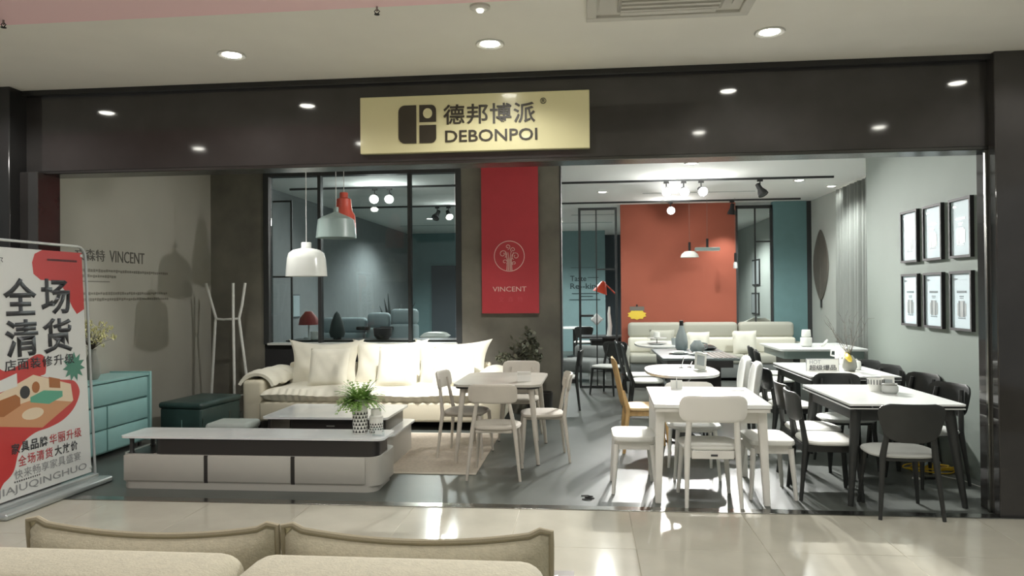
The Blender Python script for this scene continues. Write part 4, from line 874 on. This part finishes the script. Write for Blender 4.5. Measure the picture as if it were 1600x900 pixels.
for k, ch in enumerate('文森特'): text(l2, ch, cx-0.145+0.125*k, cx-0.075+0.125*k, 1.49, 1.56, MF2, 0.002)
thing('hanging_panel', 'tall red panel with circular tree emblem hung on the concrete pier', 'sign', [P('panel', box(nb(), rx0, rx1, ry, ry+0.03, rz0, rz1), 'banner_red'), P('emblem', em, 'print_pale', kind='stuff', label='pale tree emblem in a circle'), P('lettering', l1, 'print_pale', label='pale capitals VINCENT'), P('lettering', l2, 'poster_inkred', label='faint Chinese characters')])

# ================================================================ RIGHT WALL AND BACK DECOR
def cert(label, y, z):
    hw, hh = 0.1875, 0.26; b = nb()
    for q in ((-hw, hw, hh-0.022, hh), (-hw, hw, -hh, -hh+0.022), (-hw, -hw+0.022, -hh+0.022, hh-0.022), (hw-0.022, hw, -hh+0.022, hh-0.022)): box(b, -0.034, 0, q[0], q[1], q[2], q[3])
    MX = T((-0.0185, 0, 0)) @ FACE_L; art = nb()
    prism(art, rrect(-0.045, 0.045, -0.14, 0.0, 0.01, 3), 0, 0.0012, MX); prism(art, rrect(-0.075, -0.05, -0.13, -0.02, 0.006, 3), 0, 0.0012, MX); prism(art, rrect(0.05, 0.075, -0.13, -0.02, 0.006, 3), 0, 0.0012, MX)
    mk = nb()
    for q in ((-0.08, 0.08, 0.07, 0.088), (-0.035, 0.035, 0.035, 0.043), (-0.03, 0.03, 0.02, 0.026), (-0.13, -0.10, 0.18, 0.20), (-0.095, -0.07, 0.185, 0.195), (-0.06, 0.06, -0.155, -0.147)): prism(mk, [(q[0], q[2]), (q[1], q[2]), (q[1], q[3]), (q[0], q[3])], 0, 0.0015, MX)
    ar2 = nb()
    for xx in (-0.048, -0.03, 0.03, 0.048): prism(ar2, [(xx-0.003, -0.14), (xx+0.003, -0.14), (xx+0.003, 0.0), (xx-0.003, 0.0)], 0.001, 0.0022, MX)
    thing('framed_certificate', label, 'picture', [P('frame', b, 'black_matte'), P('print', box(nb(), -0.018, -0.004, -hw+0.02, hw-0.02, -hh+0.02, hh-0.02), 'paper_blue', [P('artwork', art, 'paper_art', kind='stuff'), P('caption', mk, 'paper_mark', kind='stuff'), P('artwork_line', ar2, 'paper_mark', kind='stuff')])], (3.26, y, z), 0, 'framed certificates on the grey wall')
for z, rn in ((2.14, 'upper'), (1.505, 'lower')):
    for y, cn in ((7.748, 'left, farthest from the pillar'), (7.249, 'middle'), (6.735, 'right, nearest the pillar')): cert('black framed certificate, %s row, %s' % (rn, cn), y, z)
# curtain
b = nb(); n = 120; y0, y1 = 10.6, 12.7
pp = [(-0.09+0.045*math.sin(k/n*26*PI)+0.01*math.sin(k*0.37), y0+(y1-y0)*k/n) for k in range(n+1)]
poly = pp+[(x+0.006, y) for x, y in pp[::-1]]
t = bmesh.new(); lo = [t.verts.new((x, y, 0.02)) for x, y in pp]; hi = [t.verts.new((x*0.8, y, 3.28)) for x, y in pp]
for k in range(n): t.faces.new((lo[k], lo[k+1], hi[k+1], hi[k]))
bmesh.ops.solidify(t, geom=t.faces[:], thickness=0.004); merge(b, t)
thing('curtain', 'floor length pleated grey curtain on the right wall', 'curtain', [P('fabric', b, 'curtain', angle=60), P('curtain_rail', box(nb(), -0.09, -0.05, y0-0.05, y1+0.05, 3.28, CZ), 'white_metal')], (4.25, 0, 0))
# leaf wall art
lf = []
for k in range(33):
    t = k/32; lf.append((0.42*math.sin(PI*t)**0.75*(1 if t < .5 else 1), 1.42+1.30*t))
outl = [(-x, z) for x, z in lf] + [(x, z) for x, z in lf[::-1]][1:-1]
MXL = T((-0.004, 0, 0)) @ FACE_L
thing('leaf_wall_art', 'large brown leaf shaped wall ornament beside the curtain', 'wall art', [P('blade', prism(nb(), outl, 0, 0.02, MXL), 'leaf_art'), P('stalk', prism(nb(), [(-0.03, 1.30), (0.03, 1.30), (0.03, 1.46), (-0.03, 1.46)], 0, 0.02, MXL), 'dark_box'), P('midrib', prism(nb(), [(-0.008, 1.44), (0.008, 1.44), (0.003, 2.65), (-0.003, 2.65)], 0.02, 0.025, MXL), 'leaf_art')], (4.28, 13.9, 0))
# pendants before the red wall
def cordlamp(label, x, y, z, parts_):
    thing('pendant_lamp', label, 'lamp', parts_ + [P('stem', tube(nb(), [(0, 0, 0.02), (0, 0, 0.19)], 0.022, 8), 'black_matte'), P('cord', tube(nb(), [(0, 0, 0.19), (0, 0, CZ-z)], 0.0025, 5), 'slat_brown')], (x, y, z), 0, 'pendants before the red wall')
cordlamp('small white dome pendant lamp in front of the red wall', 1.91, 13.8, 2.33, [P('shade', lathe(nb(), [(0.02, 0.03), (0.09, 0.02), (0.15, -0.03), (0.17, -0.09), (0.16, -0.09), (0.14, -0.03), (0.08, 0.01), (0.0, 0.02)], 24), 'vase_white')])
cordlamp('flat rectangular pendant lamp in front of the red wall', 2.23, 13.8, 2.39, [P('shade', box(nb(), -0.22, 0.22, -0.06, 0.06, -0.03, 0.03, 0.006, 1), 'lamp_grey', [P('diffuser', box(nb(), -0.21, 0.21, -0.05, 0.05, -0.036, -0.03), 'vase_white')])])
cordlamp('thin glass tube pendant lamp at the right edge of the red wall', 2.73, 13.8, 2.12, [P('shade', lathe(nb(), [(0.02, 0.03), (0.035, 0.0), (0.04, -0.09), (0.035, -0.09), (0.03, 0.0), (0.0, 0.02)], 16), 'plate')])
bst = []
for k in range(20):
    a = 2*PI*k/20; r = 1.0 if k % 2 else 0.82; bst.append((0.19*r*math.cos(a), 0.10*r*math.sin(a)))
thing('price_burst', 'yellow starburst price card hanging on the red wall', 'price card', [P('card', prism(nb(), bst, 0, 0.006, FACE_F), 'yellow_card'), P('header', box(nb(), -0.14, 0.14, -0.008, 0.0, 0.08, 0.16), 'slat_brown'), P('hook', box(nb(), -0.015, 0.015, -0.02, 0.0, 0.16, 0.2), 'black_matte')], (0.99, BW-0.002, 1.17))
# red wall lamp near the divider
thing('floor_lamp', 'orange red angled lamp behind the black divider', 'lamp', [P('shade', lathe(nb(), [(0.03, 0.16), (0.07, 0.12), (0.16, -0.10), (0.15, -0.10), (0.06, 0.10), (0, 0.13)], 20, T((-0.08, 0, 1.70)) @ R(20, 'Y')), 'orange_red'), P('arm', tube(nb(), [(-0.05, 0, 1.84), (0.10, 0, 1.70), (0.22, 0, 1.58)], 0.014, 8), 'orange_red'), P('pole', tube(nb(), [(0.22, 0, 1.58), (0.22, 0, 0.02)], 0.012, 8), 'steel'), P('base', lathe(nb(), [(0.14, 0), (0.14, 0.02), (0, 0.025)], 20, T((0.22, 0, 0))), 'steel')], (0.42, 16.0, 0))
# cable coil and bits on the floor
cb = nb(); rr = random.Random(21)
pts = []
for k in range(150):
    a = k*0.21; r = 0.14+0.035*math.sin(k*0.31)+0.02*math.sin(k*0.13); pts.append((r*1.25*math.cos(a), r*0.8*math.sin(a), 0.008+0.045*(k/150)+0.006*math.sin(k*0.7)))
tube(cb, pts, 0.006, 5)
thing('cable_coil', 'yellow cable coil on the floor under the black table', 'cable', [P('coil', cb, 'cable_yellow'), P('wrap', tube(nb(), [(-0.08, -0.05, 0.06), (0.0, 0.0, 0.085), (0.10, 0.04, 0.065)], 0.012, 6), 'bluegrey_fabric')], (3.02, 6.86, 0))
single('white_cable', 'thin white cable on the floor along the grey wall', 'cable', finish(tube(nb(), [(0, 0, 0.004), (0.06, -0.14, 0.004), (0.13, -0.22, 0.004), (0.16, -0.40, 0.004), (0.2, -0.55, 0.004)], 0.004, 5), 'white_cable', 'cable_white'), (3.0, 6.76, 0))
thing('floor_socket', 'small round white floor socket with dark plug under the black table', 'socket', [P('plate', lathe(nb(), [(0.035, 0), (0.032, 0.01), (0, 0.012)], 16), 'cable_white'), P('plug', box(nb(), 0.03, 0.16, -0.012, 0.012, 0, 0.02, 0.004, 1), 'black_matte')], (2.78, 6.57, 0))
single('cable_scrap', 'small dark twisted cable scrap on the shop floor near the threshold', 'cable', finish(tube(nb(), [(-0.05, 0.05, 0.006), (0.0, 0.06, 0.006), (0.04, 0.03, 0.007), (-0.02, 0.01, 0.006), (0.05, -0.02, 0.007), (-0.04, -0.05, 0.006), (0.03, -0.06, 0.006)], 0.005, 5), 'cable_scrap', 'black_matte'), (0.0, 5.78, 0))

# ================================================================ TRACK LIGHTING
def track(label, x0, x1, y, z=CZ):
    single('light_track', label, 'light track', finish(box(nb(), 0, x1-x0, -0.018, 0.018, -0.03, 0), 'light_track', 'frame_black'), (x0, y, z), 0, subs=[P('end_cap', box(nb(), -0.012, 0, -0.019, 0.019, -0.031, 0), 'black_matte')])
track('black ceiling light track nearer the entrance', -4.7, 3.7, 11.4)
track('black ceiling light track farther back', -4.7, 3.95, 14.0)
track('hidden ceiling light track just inside the entrance', -4.6, 3.2, 7.3)
def head(label, x, y, aim, watts=0, on=True, deg=60, group=None, bright='lens', rad=0.05, spill=0):
    z = CZ-0.03; piv = Vector((0, 0, -0.14)); d = (Vector(aim)-(Vector((x, y, z))+piv)).normalized(); q = d.to_track_quat('Z', 'Y').to_matrix().to_4x4(); M = T(piv) @ q
    ps = [P('mount', box(nb(), -0.04, 0.04, -0.018, 0.018, -0.03, 0), 'black_matte'), P('arm', tube(nb(), [(0, 0, -0.03), (0, 0, -0.14)], 0.009, 8), 'black_matte'),
          P('housing', lathe(nb(), [(0.03, -0.09), (0.036, -0.085), (0.04, 0.0), (0.072, 0.07), (0.078, 0.11), (0.070, 0.11), (0.06, 0.085), (0.0, 0.08)], 20, M), 'black_matte'),
          P('lens', lathe(nb(), [(0.068, 0.104), (0.04, 0.114), (0, 0.117)], 18, M), bright if on else 'dark_box')]
    o = thing('track_spotlight', label, 'spotlight', ps, (x, y, z), 0, group or 'black track spotlights')
    if watts: spot(o, piv+d*0.125, piv+d*3, watts, deg, 0.7, rad, (1, 0.985, 0.95))
    if spill:                                   # added point lamp, brightens the ceiling round the head
        l = bpy.data.lights.new('spill_fill', 'POINT'); l.energy = spill; l.shadow_soft_size = 0.05; l.color = (1, 0.99, 0.96)
        q_ = bpy.data.objects.new('spill_fill', l); C.objects.link(q_); q_.parent = o; q_.location = piv+d*0.2
    return o
K = LIGHT['track']
head('lit track spotlight above the dining area, left of the row of three', 1.24, 11.4, (0.9, 4.9, 0.9), K*1.9, deg=60, spill=14)
head('lit track spotlight above the dining area, middle of the row of three', 1.50, 11.4, (1.5, 5.2, 0.6), K*1.5, deg=64, spill=14)
head('lit track spotlight above the dining area, right of the row of three', 1.76, 11.4, (2.6, 5.2, 0.8), K*2.1, deg=60, spill=14)
head('lit track spotlight alone in front of the red wall', 1.60, 14.0, (1.2, 6.5, 0.9), K*0.9, deg=66, spill=16)
head('unlit black track spotlight hanging right of the lit row', 2.63, 11.4, (3.1, 10.9, 2.0), 0, on=False)
head('small track spotlight at the top right of the red wall', 2.72, 14.0, (2.5, 14.4, 0.5), K*0.17, on=False, deg=95)
head('left of two lit spotlights seen through the interior window', -3.32, 11.4, (-2.6, 7.2, 1.2), 0, bright='lens_dim', spill=14)
head('right of two lit spotlights seen through the interior window', -3.08, 11.4, (-2.2, 7.4, 1.0), 0, bright='lens_dim', spill=14)
head('left of two dark spotlights seen through the interior window', -2.84, 14.0, (-3.5, 12.2, 1.0), LIGHT['deep']*1.4, on=False, deg=110)
head('right of two dark spotlights seen through the interior window', -2.62, 14.0, (-1.6, 11.9, 1.2), 0, bright='lens_dim', spill=10)
# entrance track, out of sight behind the fascia
g = 'spotlights on the entrance track'; f_ = LIGHT['front']
head('entrance track spotlight aimed at the middle of the cream sofa', -1.75, 7.3, (-1.95, 9.0, 0.55), f_*2.0, deg=46, group=g)
head('entrance track spotlight aimed over the pale dining table', -0.6, 7.3, (-1.4, 8.9, 0.4), f_*0.4, deg=80, group=g)
head('entrance track spotlight aimed at the left of the cream sofa', -3.6, 7.3, (-3.2, 9.2, 0.4), f_*0.35, deg=80, group=g)
head('entrance track spotlight aimed at the dresser flowers', -3.9, 7.3, (-4.9, 6.95, 1.0), f_*0.2, deg=60, group=g)
head('entrance track spotlight aimed at the beige wall', 0.6, 7.3, (-5.2, 8.6, 1.0), f_*0.6, deg=50, group=g, rad=0.03)
head('unseen entrance track spotlight added to brighten the HOT sign', 1.9, 7.3, (2.5, 8.3, 0.8), f_*0.8, deg=44, group=g)  # extra lamp added so the sign face reads white
# deep lamps
def downlight(label, x, y, watts, deg=150, lensm='lens'):
    o = thing('ceiling_light', label, 'light', [P('ring', ring, None), P('lens', finish(lathe(nb(), [(0.064, -0.002), (0.05, -0.010), (0.0, -0.013)], 20), 'lens', lensm), None)], (x, y, CZ), 0, 'shop ceiling downlights')
    if watts: spot(o, (0, 0, -0.03), (0, 0, -3), watts, deg, 0.5, 0.08, (0.97, 1.0, 0.97))
downlight('bright recessed downlight in the shop ceiling just under the fascia', 1.42, 10.0, LIGHT['deep']*0.6)
downlight('pale recessed downlight near the curtain top', 4.02, 12.5, LIGHT['deep']*0.05, lensm='lens_dim')
downlight('shop downlight deep in the room before the teal wall', -0.6, 17.6, LIGHT['deep']*2.0)
downlight('added downlight brightening the room behind the red wall', 2.8, 18.0, LIGHT['deep']*2.2)  # added lamp, lifts the view through the glass screen
downlight('added downlight brightening the room behind the interior window', -3.5, 16.4, LIGHT['deep']*2.2)  # added lamp, brightens what shows through the panes
downlight('added downlight brightening the wide table by the curtain', 3.3, 11.75, LIGHT['deep']*1.5)  # lamp added to whiten the tabletop
downlight('shop downlight over the aisle beside the pier', 0.3, 12.6, LIGHT['deep']*1.0)

# ================================================================ ROOM BEHIND THE WINDOW
ps = []
for x0, x1, zt in ((-0.78, -0.02, 1.22), (0.0, 0.38, 1.30), (0.40, 0.86, 1.36)):
    ps.append(P('headrest', box(nb(), x0, x1, 0.28, 0.50, zt-0.26, zt, 0.07, 3), 'bluegrey_fabric')); ps.append(P('back_cushion', box(nb(), x0, x1, 0.22, 0.48, 0.42, zt-0.25, 0.05, 3), 'bluegrey_fabric'))
    ps.append(P('seat_cushion', box(nb(), x0, x1, -0.45, 0.24, 0.22, 0.46, 0.05, 3), 'bluegrey_fabric'))
for x in (-0.03, 0.37): ps.append(P('cup_console', box(nb(), x-0.09, x+0.12, 0.08, 0.22, 1.02, 1.08, 0.02, 2), 'dark_box'))
ps.append(P('base', box(nb(), -0.80, 0.88, -0.42, 0.46, 0.0, 0.22, 0.02, 2), 'grey_fabric'))
thing('recliner_sofa', 'pale blue grey recliner sofa with tall headrests behind the window', 'sofa', ps, (-3.66, 11.75, 0))
thing('bed', 'pale low bed with white cover behind the right window pane', 'bed', [P('mattress', box(nb(), -0.42, 0.42, -0.45, 0.45, 0.62, 0.86, 0.05, 3), 'seat_grey'), P('frame', box(nb(), -0.44, 0.44, -0.48, 0.48, 0.0, 0.63, 0.02, 2), 'bluegrey_fabric'), P('pillow', cushion(nb(), 0.45, 0.34, 0.14, T((-0.15, 0.25, 0.92)), 10), 'vase_white')], (-2.30, 11.6, 0))
pot = lathe(nb(), [(0.09, 0), (0.13, 0.05), (0.14, 0.16), (0.12, 0.16), (0, 0.14)], 18)
single('dark_basket', 'dark round basket on the floor cabinet between window sofas', 'basket', finish(pot, 'dark_basket', 'dark_box'), (-3.02, 10.75, 0.94), subs=[P('rim', lathe(nb(), [(0.138, 0.155), (0.145, 0.165), (0.13, 0.168), (0.138, 0.155)], 18), 'black_matte')])
single('low_cabinet', 'dark low cabinet standing just behind the interior window', 'cabinet', finish(box(nb(), -1.3, 1.3, -0.25, 0.25, 0.04, 0.92, 0.01, 1), 'low_cabinet', 'black_matte'), (-3.1, 10.75, 0), subs=[P('top', box(nb(), -1.31, 1.31, -0.26, 0.26, 0.92, 0.94), 'dark_box'), P('plinth', box(nb(), -1.25, 1.25, -0.2, 0.2, 0, 0.04), 'dark_box')])
thing('table_lamp', 'red lamp on a white stand behind the left window pane', 'lamp', [P('shade', lathe(nb(), [(0.05, 0.42), (0.13, 0.32), (0.15, 0.22), (0.14, 0.22), (0, 0.38)], 20), 'red_flower'), P('stem', tube(nb(), [(0, 0, 0.02), (0, 0, 0.30)], 0.014, 8), 'plate'), P('base', lathe(nb(), [(0.08, 0), (0.07, 0.03), (0, 0.035)], 18), 'plate')], (-4.15, 10.72, 0.94))
thing('small_figurine', 'small white cup ornament beside the red lamp', 'ornament', [P('body', cup(0.12, 0.06), 'vase_white'), P('handle', tube(nb(), [(0.055, 0, 0.1), (0.09, 0, 0.08), (0.055, 0, 0.04)], 0.008, 6), 'vase_white')], (-4.02, 10.62, 0.94))
cone = lathe(nb(), [(0.10, 0.03), (0.12, 0.1), (0.09, 0.25), (0.04, 0.38), (0, 0.42)], 14)
thing('cone_plant', 'dark cone shaped plant behind the left window pane', 'plant', [P('foliage', cone, 'fern_dark'), P('pot', lathe(nb(), [(0.06, 0), (0.07, 0.05), (0, 0.05)], 14), 'dark_box')], (-3.72, 10.75, 0.94))
rr = random.Random(31); pl = nb()
for k in range(14):
    a = rr.uniform(0, 2*PI); e = rr.uniform(1.0, 1.5); d = Vector((math.cos(a)*math.cos(e), math.sin(a)*math.cos(e), math.sin(e))); s = rr.uniform(0.5, 0.95)
    tube(pl, [(0, 0, 0.75), Vector((0, 0, 0.75))+d*s*0.5, Vector((0, 0, 0.75))+d*s], [0.012, 0.035, 0.004], 5)
thing('spiky_plant', 'tall dark spiky plant behind the window sofa', 'plant', [P('leaves', pl, 'fern_dark', kind='stuff'), P('planter', lathe(nb(), [(0.18, 0), (0.22, 0.7), (0.2, 0.75), (0, 0.72)], 20), 'dark_box')], (-3.55, 13.3, 0))
ps = [P('post', box(nb(), 0.17, 0.195, -0.012, 0.012, 0, 2.95), 'frame_black'), P('post', box(nb(), -0.2, -0.175, -0.012, 0.012, 0, 2.95), 'frame_black'), P('rail', box(nb(), -0.175, 0.17, -0.012, 0.012, 1.86, 1.885), 'frame_black'), P('rail', box(nb(), -0.2, 0.195, -0.012, 0.012, 2.95, 2.975), 'frame_black')]
thing('metal_divider', 'thin black frame stand seen through the left window pane', 'divider', ps, (-4.40, 10.25, 0))
thing('picture', 'small pale picture on the wall behind the left window pane', 'picture', [P('frame', box(nb(), 0, 0.02, -0.16, 0.16, -0.2, 0.2), 'dark_wall'), P('print', box(nb(), 0.02, 0.024, -0.14, 0.14, -0.18, 0.18), 'bluegrey_fabric')], (-5.0, 12.3, 1.42))

# ================================================================ BANNER STAND (faces +X)
BL = R(0, 'Z'); lean = R(-2.6, 'Y')
def LB(M=Matrix.Identity(4)): return lean @ M
W2 = 0.50
ps = [P('base', (lambda b: box(box(b, -0.10, 0.14, -W2-0.06, W2+0.10, 0, 0.05, 0.02, 3), -0.05, 0.05, -W2-0.02, W2+0.04, 0.045, 0.085, 0.015, 2))(nb()), 'stand_base')]
rim = []
rp = [(0, -W2-0.055, 0.06), (0, -W2-0.055, 1.95)]+[(0, -W2-0.055+0.09*(1-math.cos(math.radians(a))), 1.95+0.09*math.sin(math.radians(a))) for a in (22, 45, 67, 90)]
rp += [(0, W2+0.055-0.09*(1-math.cos(math.radians(a))), 1.95+0.09*math.sin(math.radians(a))) for a in (90, 67, 45, 22)]+[(0, W2+0.055, 1.95), (0, W2+0.055, 0.06)]
ps.append(P('frame', tube(nb(), rp, 0.011, 8, LB()), 'stand_metal'))
prints = []
MPs = LB(T((0.0085, 0, 0)) @ FACE_R)
def pr(name, pts, m, lay=0, label=None): prints.append(P(name, prism(nb(), pts, 0.0002+0.0006*lay, 0.0006+0.0006*lay, MPs), m, label=label, angle=0))
def smooth(pts, n=6):
    out = []; N = len(pts)
    for i in range(N):
        p0, p1, p2, p3 = (Vector(pts[(i+k-1) % N]) for k in range(4))
        for k in range(n):
            t = k/n; out.append(tuple(0.5*((2*p1)+(p2-p0)*t+(2*p0-5*p1+4*p2-p3)*t*t+(3*p1-p0-3*p2+p3)*t**3)))
    return out
# red shapes: u along poster (-.5 left .. .5 right), v height
pr('red_shape', [(0.05, 1.985), (-0.03, 1.95), (-0.06, 1.88), (-0.05, 1.79), (0.02, 1.745), (0.12, 1.74), (0.22, 1.725), (0.29, 1.65), (0.36, 1.52), (0.41, 1.46), (0.499, 1.50), (0.499, 1.985)], 'poster_red', 0, 'red corner shape')
blob = smooth([(-0.51, 1.08), (-0.45, 1.10), (-0.36, 1.055), (-0.20, 1.10), (-0.05, 1.155), (0.03, 1.12), (0.03, 1.0), (-0.02, 0.98), (0.18, 0.93), (0.34, 0.90), (0.40, 0.80), (0.33, 0.68), (0.20, 0.60), (0.05, 0.565), (-0.10, 0.55), (-0.22, 0.50), (-0.28, 0.42), (-0.33, 0.30), (-0.42, 0.24), (-0.51, 0.23)], 5)
blob = [(max(-0.499, x), y) for x, y in blob]
pr('red_shape', blob, 'poster_red', 0, 'large red blob')
pr('room_picture', [(-0.47, 0.88), (-0.10, 1.0), (0.30, 0.88), (0.32, 0.74), (-0.03, 0.575), (-0.47, 0.68)], 'poster_room', 1, 'picture of a furnished room')
pr('room_picture', [(-0.47, 0.76), (-0.10, 0.81), (0.31, 0.73), (-0.03, 0.575), (-0.47, 0.66)], 'poster_floor', 2)
pr('room_picture', [(-0.46, 0.84), (-0.28, 0.87), (-0.24, 0.84), (-0.24, 0.78), (-0.40, 0.72), (-0.46, 0.73)], 'poster_brown', 3)
pr('room_picture', [(-0.14, 0.83), (0.0, 0.865), (0.20, 0.835), (0.20, 0.79), (0.05, 0.75), (-0.14, 0.79)], 'poster_green', 3)
pr('room_picture', ell(-0.12, 0.70, 0.11, 0.045, 20), 'poster_room', 3)
pr('room_picture', ell(-0.19, 0.875, 0.05, 0.05, 14), 'poster_ink', 3)
pr('room_picture', ell(-0.08, 0.90, 0.04, 0.045, 14), 'poster_brown', 3)
pr('room_picture', [(-0.44, 0.985), (-0.26, 1.03), (-0.26, 0.93), (-0.44, 0.9)], 'poster_white', 2)
pr('room_picture', [(0.06, 0.965), (0.18, 0.935), (0.18, 0.86), (0.06, 0.88)], 'poster_brown', 2)
bs = []
for k in range(22):
    a = 2*PI*k/22+0.1; r = 0.115 if k % 2 else 0.068; bs.append((0.345+r*1.15*math.cos(a), 1.02+r*1.15*math.sin(a)*0.95))
pr('starburst', bs, 'poster_burst', 4, 'plain green starburst')
pr('sun_disc', [(max(-0.499, x), y) for x, y in ell(-0.46, 1.355, 0.05, 0.05, 20)], 'poster_yellow', 2)
pr('sparkle', [(-0.455, 1.55), (-0.445, 1.525), (-0.415, 1.515), (-0.445, 1.505), (-0.455, 1.475), (-0.465, 1.505), (-0.497, 1.515), (-0.465, 1.525)], 'poster_ink', 2)
def pt(body, x0, x1, y0, y1, m, bold=0.0, label=None):
    n = len(body); b = nb(); pw_ = (x1-x0)/n
    if body.isascii(): text(b, body, x0, x1, y0, y1, MPs, 0.0004, bold, z=0.0032)
    else:
        for k, ch in enumerate(body): text(b, ch, x0+pw_*(k+0.06), x0+pw_*(k+0.94), y0, y1, MPs, 0.0004, bold, z=0.0032)
    prints.append(P('lettering', b, m, label=label, angle=0))
pt('全场', -0.38, 0.36, 1.465, 1.755, 'poster_ink', 0.024, 'heavy black headline, first line'); pt('清货', -0.38, 0.36, 1.15, 1.435, 'poster_ink', 0.024, 'heavy black headline, second line')
pt('店面装修升级', -0.38, 0.36, 1.05, 1.135, 'poster_ink', 0.012)
pt('朗尔', -0.499, -0.34, 1.86, 1.915, 'poster_ink', 0.0)
pt('家具品牌', -0.35, 0.02, 0.425, 0.505, 'poster_ink', 0.02); pt('华丽升级', 0.03, 0.40, 0.425, 0.505, 'poster_inkred', 0.01)
pt('全场清货', -0.29, 0.07, 0.325, 0.405, 'poster_inkred', 0.01); pt('大放价', 0.08, 0.35, 0.325, 0.405, 'poster_ink', 0.02)
pt('快来畅享家具盛宴', -0.33, 0.38, 0.235, 0.305, 'poster_grey', 0.0)
pt('JIAJUQINGHUO', -0.49, 0.44, 0.125, 0.195, 'poster_grey', 0.0, 'thin grey capitals')
dots = nb()
for k in range(12): prism(dots, [(-0.33+0.022*k, 0.212), (-0.32+0.022*k, 0.212), (-0.318+0.022*k, 0.224), (-0.328+0.022*k, 0.224)], 0.003, 0.0036, MPs)
for k in range(26): prism(dots, [(0.10+0.013*k, 1.90), (0.108+0.013*k, 1.90), (0.108+0.013*k, 1.918), (0.10+0.013*k, 1.918)], 0.003, 0.0036, MPs)
prints.append(P('small_print', dots, 'poster_ink', kind='stuff'))
ps.append(P('poster', box(nb(), 0.002, 0.0084, -0.5, 0.5, 0.10, 1.985, M=LB()), 'poster_white', prints, label='white and red sale poster'))
for sy in (-1, 1):
    for zz in (0.14, 1.96): ps.append(P('clip', box(nb(), -0.006, 0.016, sy*0.49-0.012, sy*0.49+0.012, zz-0.012, zz+0.012, 0.003, 1, LB()), 'stand_metal'))
thing('banner_stand', 'white framed banner stand with a red and white sale poster', 'banner stand', ps, (-4.26, 5.45, 0), -1.5)

# ================================================================ FOREGROUND SOFA (seen from behind)
ps = []
FX, FY = -1.03, 2.10
for k, xc in enumerate((-0.475, 0.455)):
    ps.append(P('backrest', box(nb(), xc-0.46, xc+0.455, -0.20, 0.14, 0.30, 0.808, 0.08, 5), 'boucle'))
    b = nb(); n = 26; wv = 0.455
    def cfn(u, v, xc=xc):                       # leaning cushion behind the backrest, corners turned up
        sag = 0.043*(1-abs(u)**2.0)
        z = 0.44+v*(0.372-sag+0.012*max(0, math.sin((abs(u)-0.86)/0.14*PI))*(abs(u) > 0.86))
        return (xc+u*wv*(0.985+0.015*v), 0.345-0.03*v, z)
    t = bmesh.new()
    def csurf(side):
        G = {}
        for i in range(n+1):
            for j in range(13):
                u, v = -1+2*i/n, j/12; p = Vector(cfn(u, v)); th = 0.10*max(0, (1-abs(u)**4)*(1-(2*v-1)**2))**0.5
                G[i, j] = p+Vector((0, side*th, 0))
        return G
    for side in (-1, 1):
        G = csurf(side); V = {k_: t.verts.new(v_) for k_, v_ in G.items()}
        for i in range(n):
            for j in range(12): t.faces.new((V[i, j], V[i+1, j], V[i+1, j+1], V[i, j+1]))
    bmesh.ops.remove_doubles(t, verts=t.verts[:], dist=0.0005); merge(b, t)
    loop = [Vector(cfn(-1+2*i/n, 1))+Vector((0, 0, 0.006)) for i in range(n+1)]; loop = [Vector(cfn(-1, 0.3+0.7*j/8)) for j in range(8)]+loop+[Vector(cfn(1, 1-0.7*(j+1)/8)) for j in range(8)]
    ps.append(P('back_cushion', b, 'boucle', [P('piping', tube(nb(), loop, 0.011, 8), 'boucle_pipe')]))
    ps.append(P('seat_cushion', box(nb(), xc-0.455, xc+0.455, 0.16, 0.78, 0.26, 0.44, 0.06, 4), 'boucle'))
ps.append(P('base', box(nb(), -0.93, 0.905, -0.18, 0.78, 0.06, 0.27, 0.03, 3), 'boucle'))
for sx in (-0.85, 0.83):
    for sy in (-0.12, 0.70): ps.append(P('leg', tube(nb(), [(sx, sy, 0), (sx, sy, 0.07)], 0.02, 8), 'dark_box'))
thing('sofa', 'cream boucle sofa in the foreground, seen from behind', 'sofa', ps, (FX, FY, 0))
ar = nb(); prism(ar, [(-0.05, 0.0), (0.0, 0.035), (0.0, 0.012), (0.06, 0.02), (0.03, 0.0), (0.06, -0.02), (0.0, -0.012), (0.0, -0.035)], 0.0022, 0.003)
thing('floor_sticker', 'dark floor sticker with a white mark beside the foreground sofa', 'sticker', [P('sheet', box(nb(), -0.09, 0.09, -0.10, 0.10, 0.0004, 0.0022), 'slat_brown'), P('mark', ar, 'cable_white')], (-0.17, 4.16, 0))
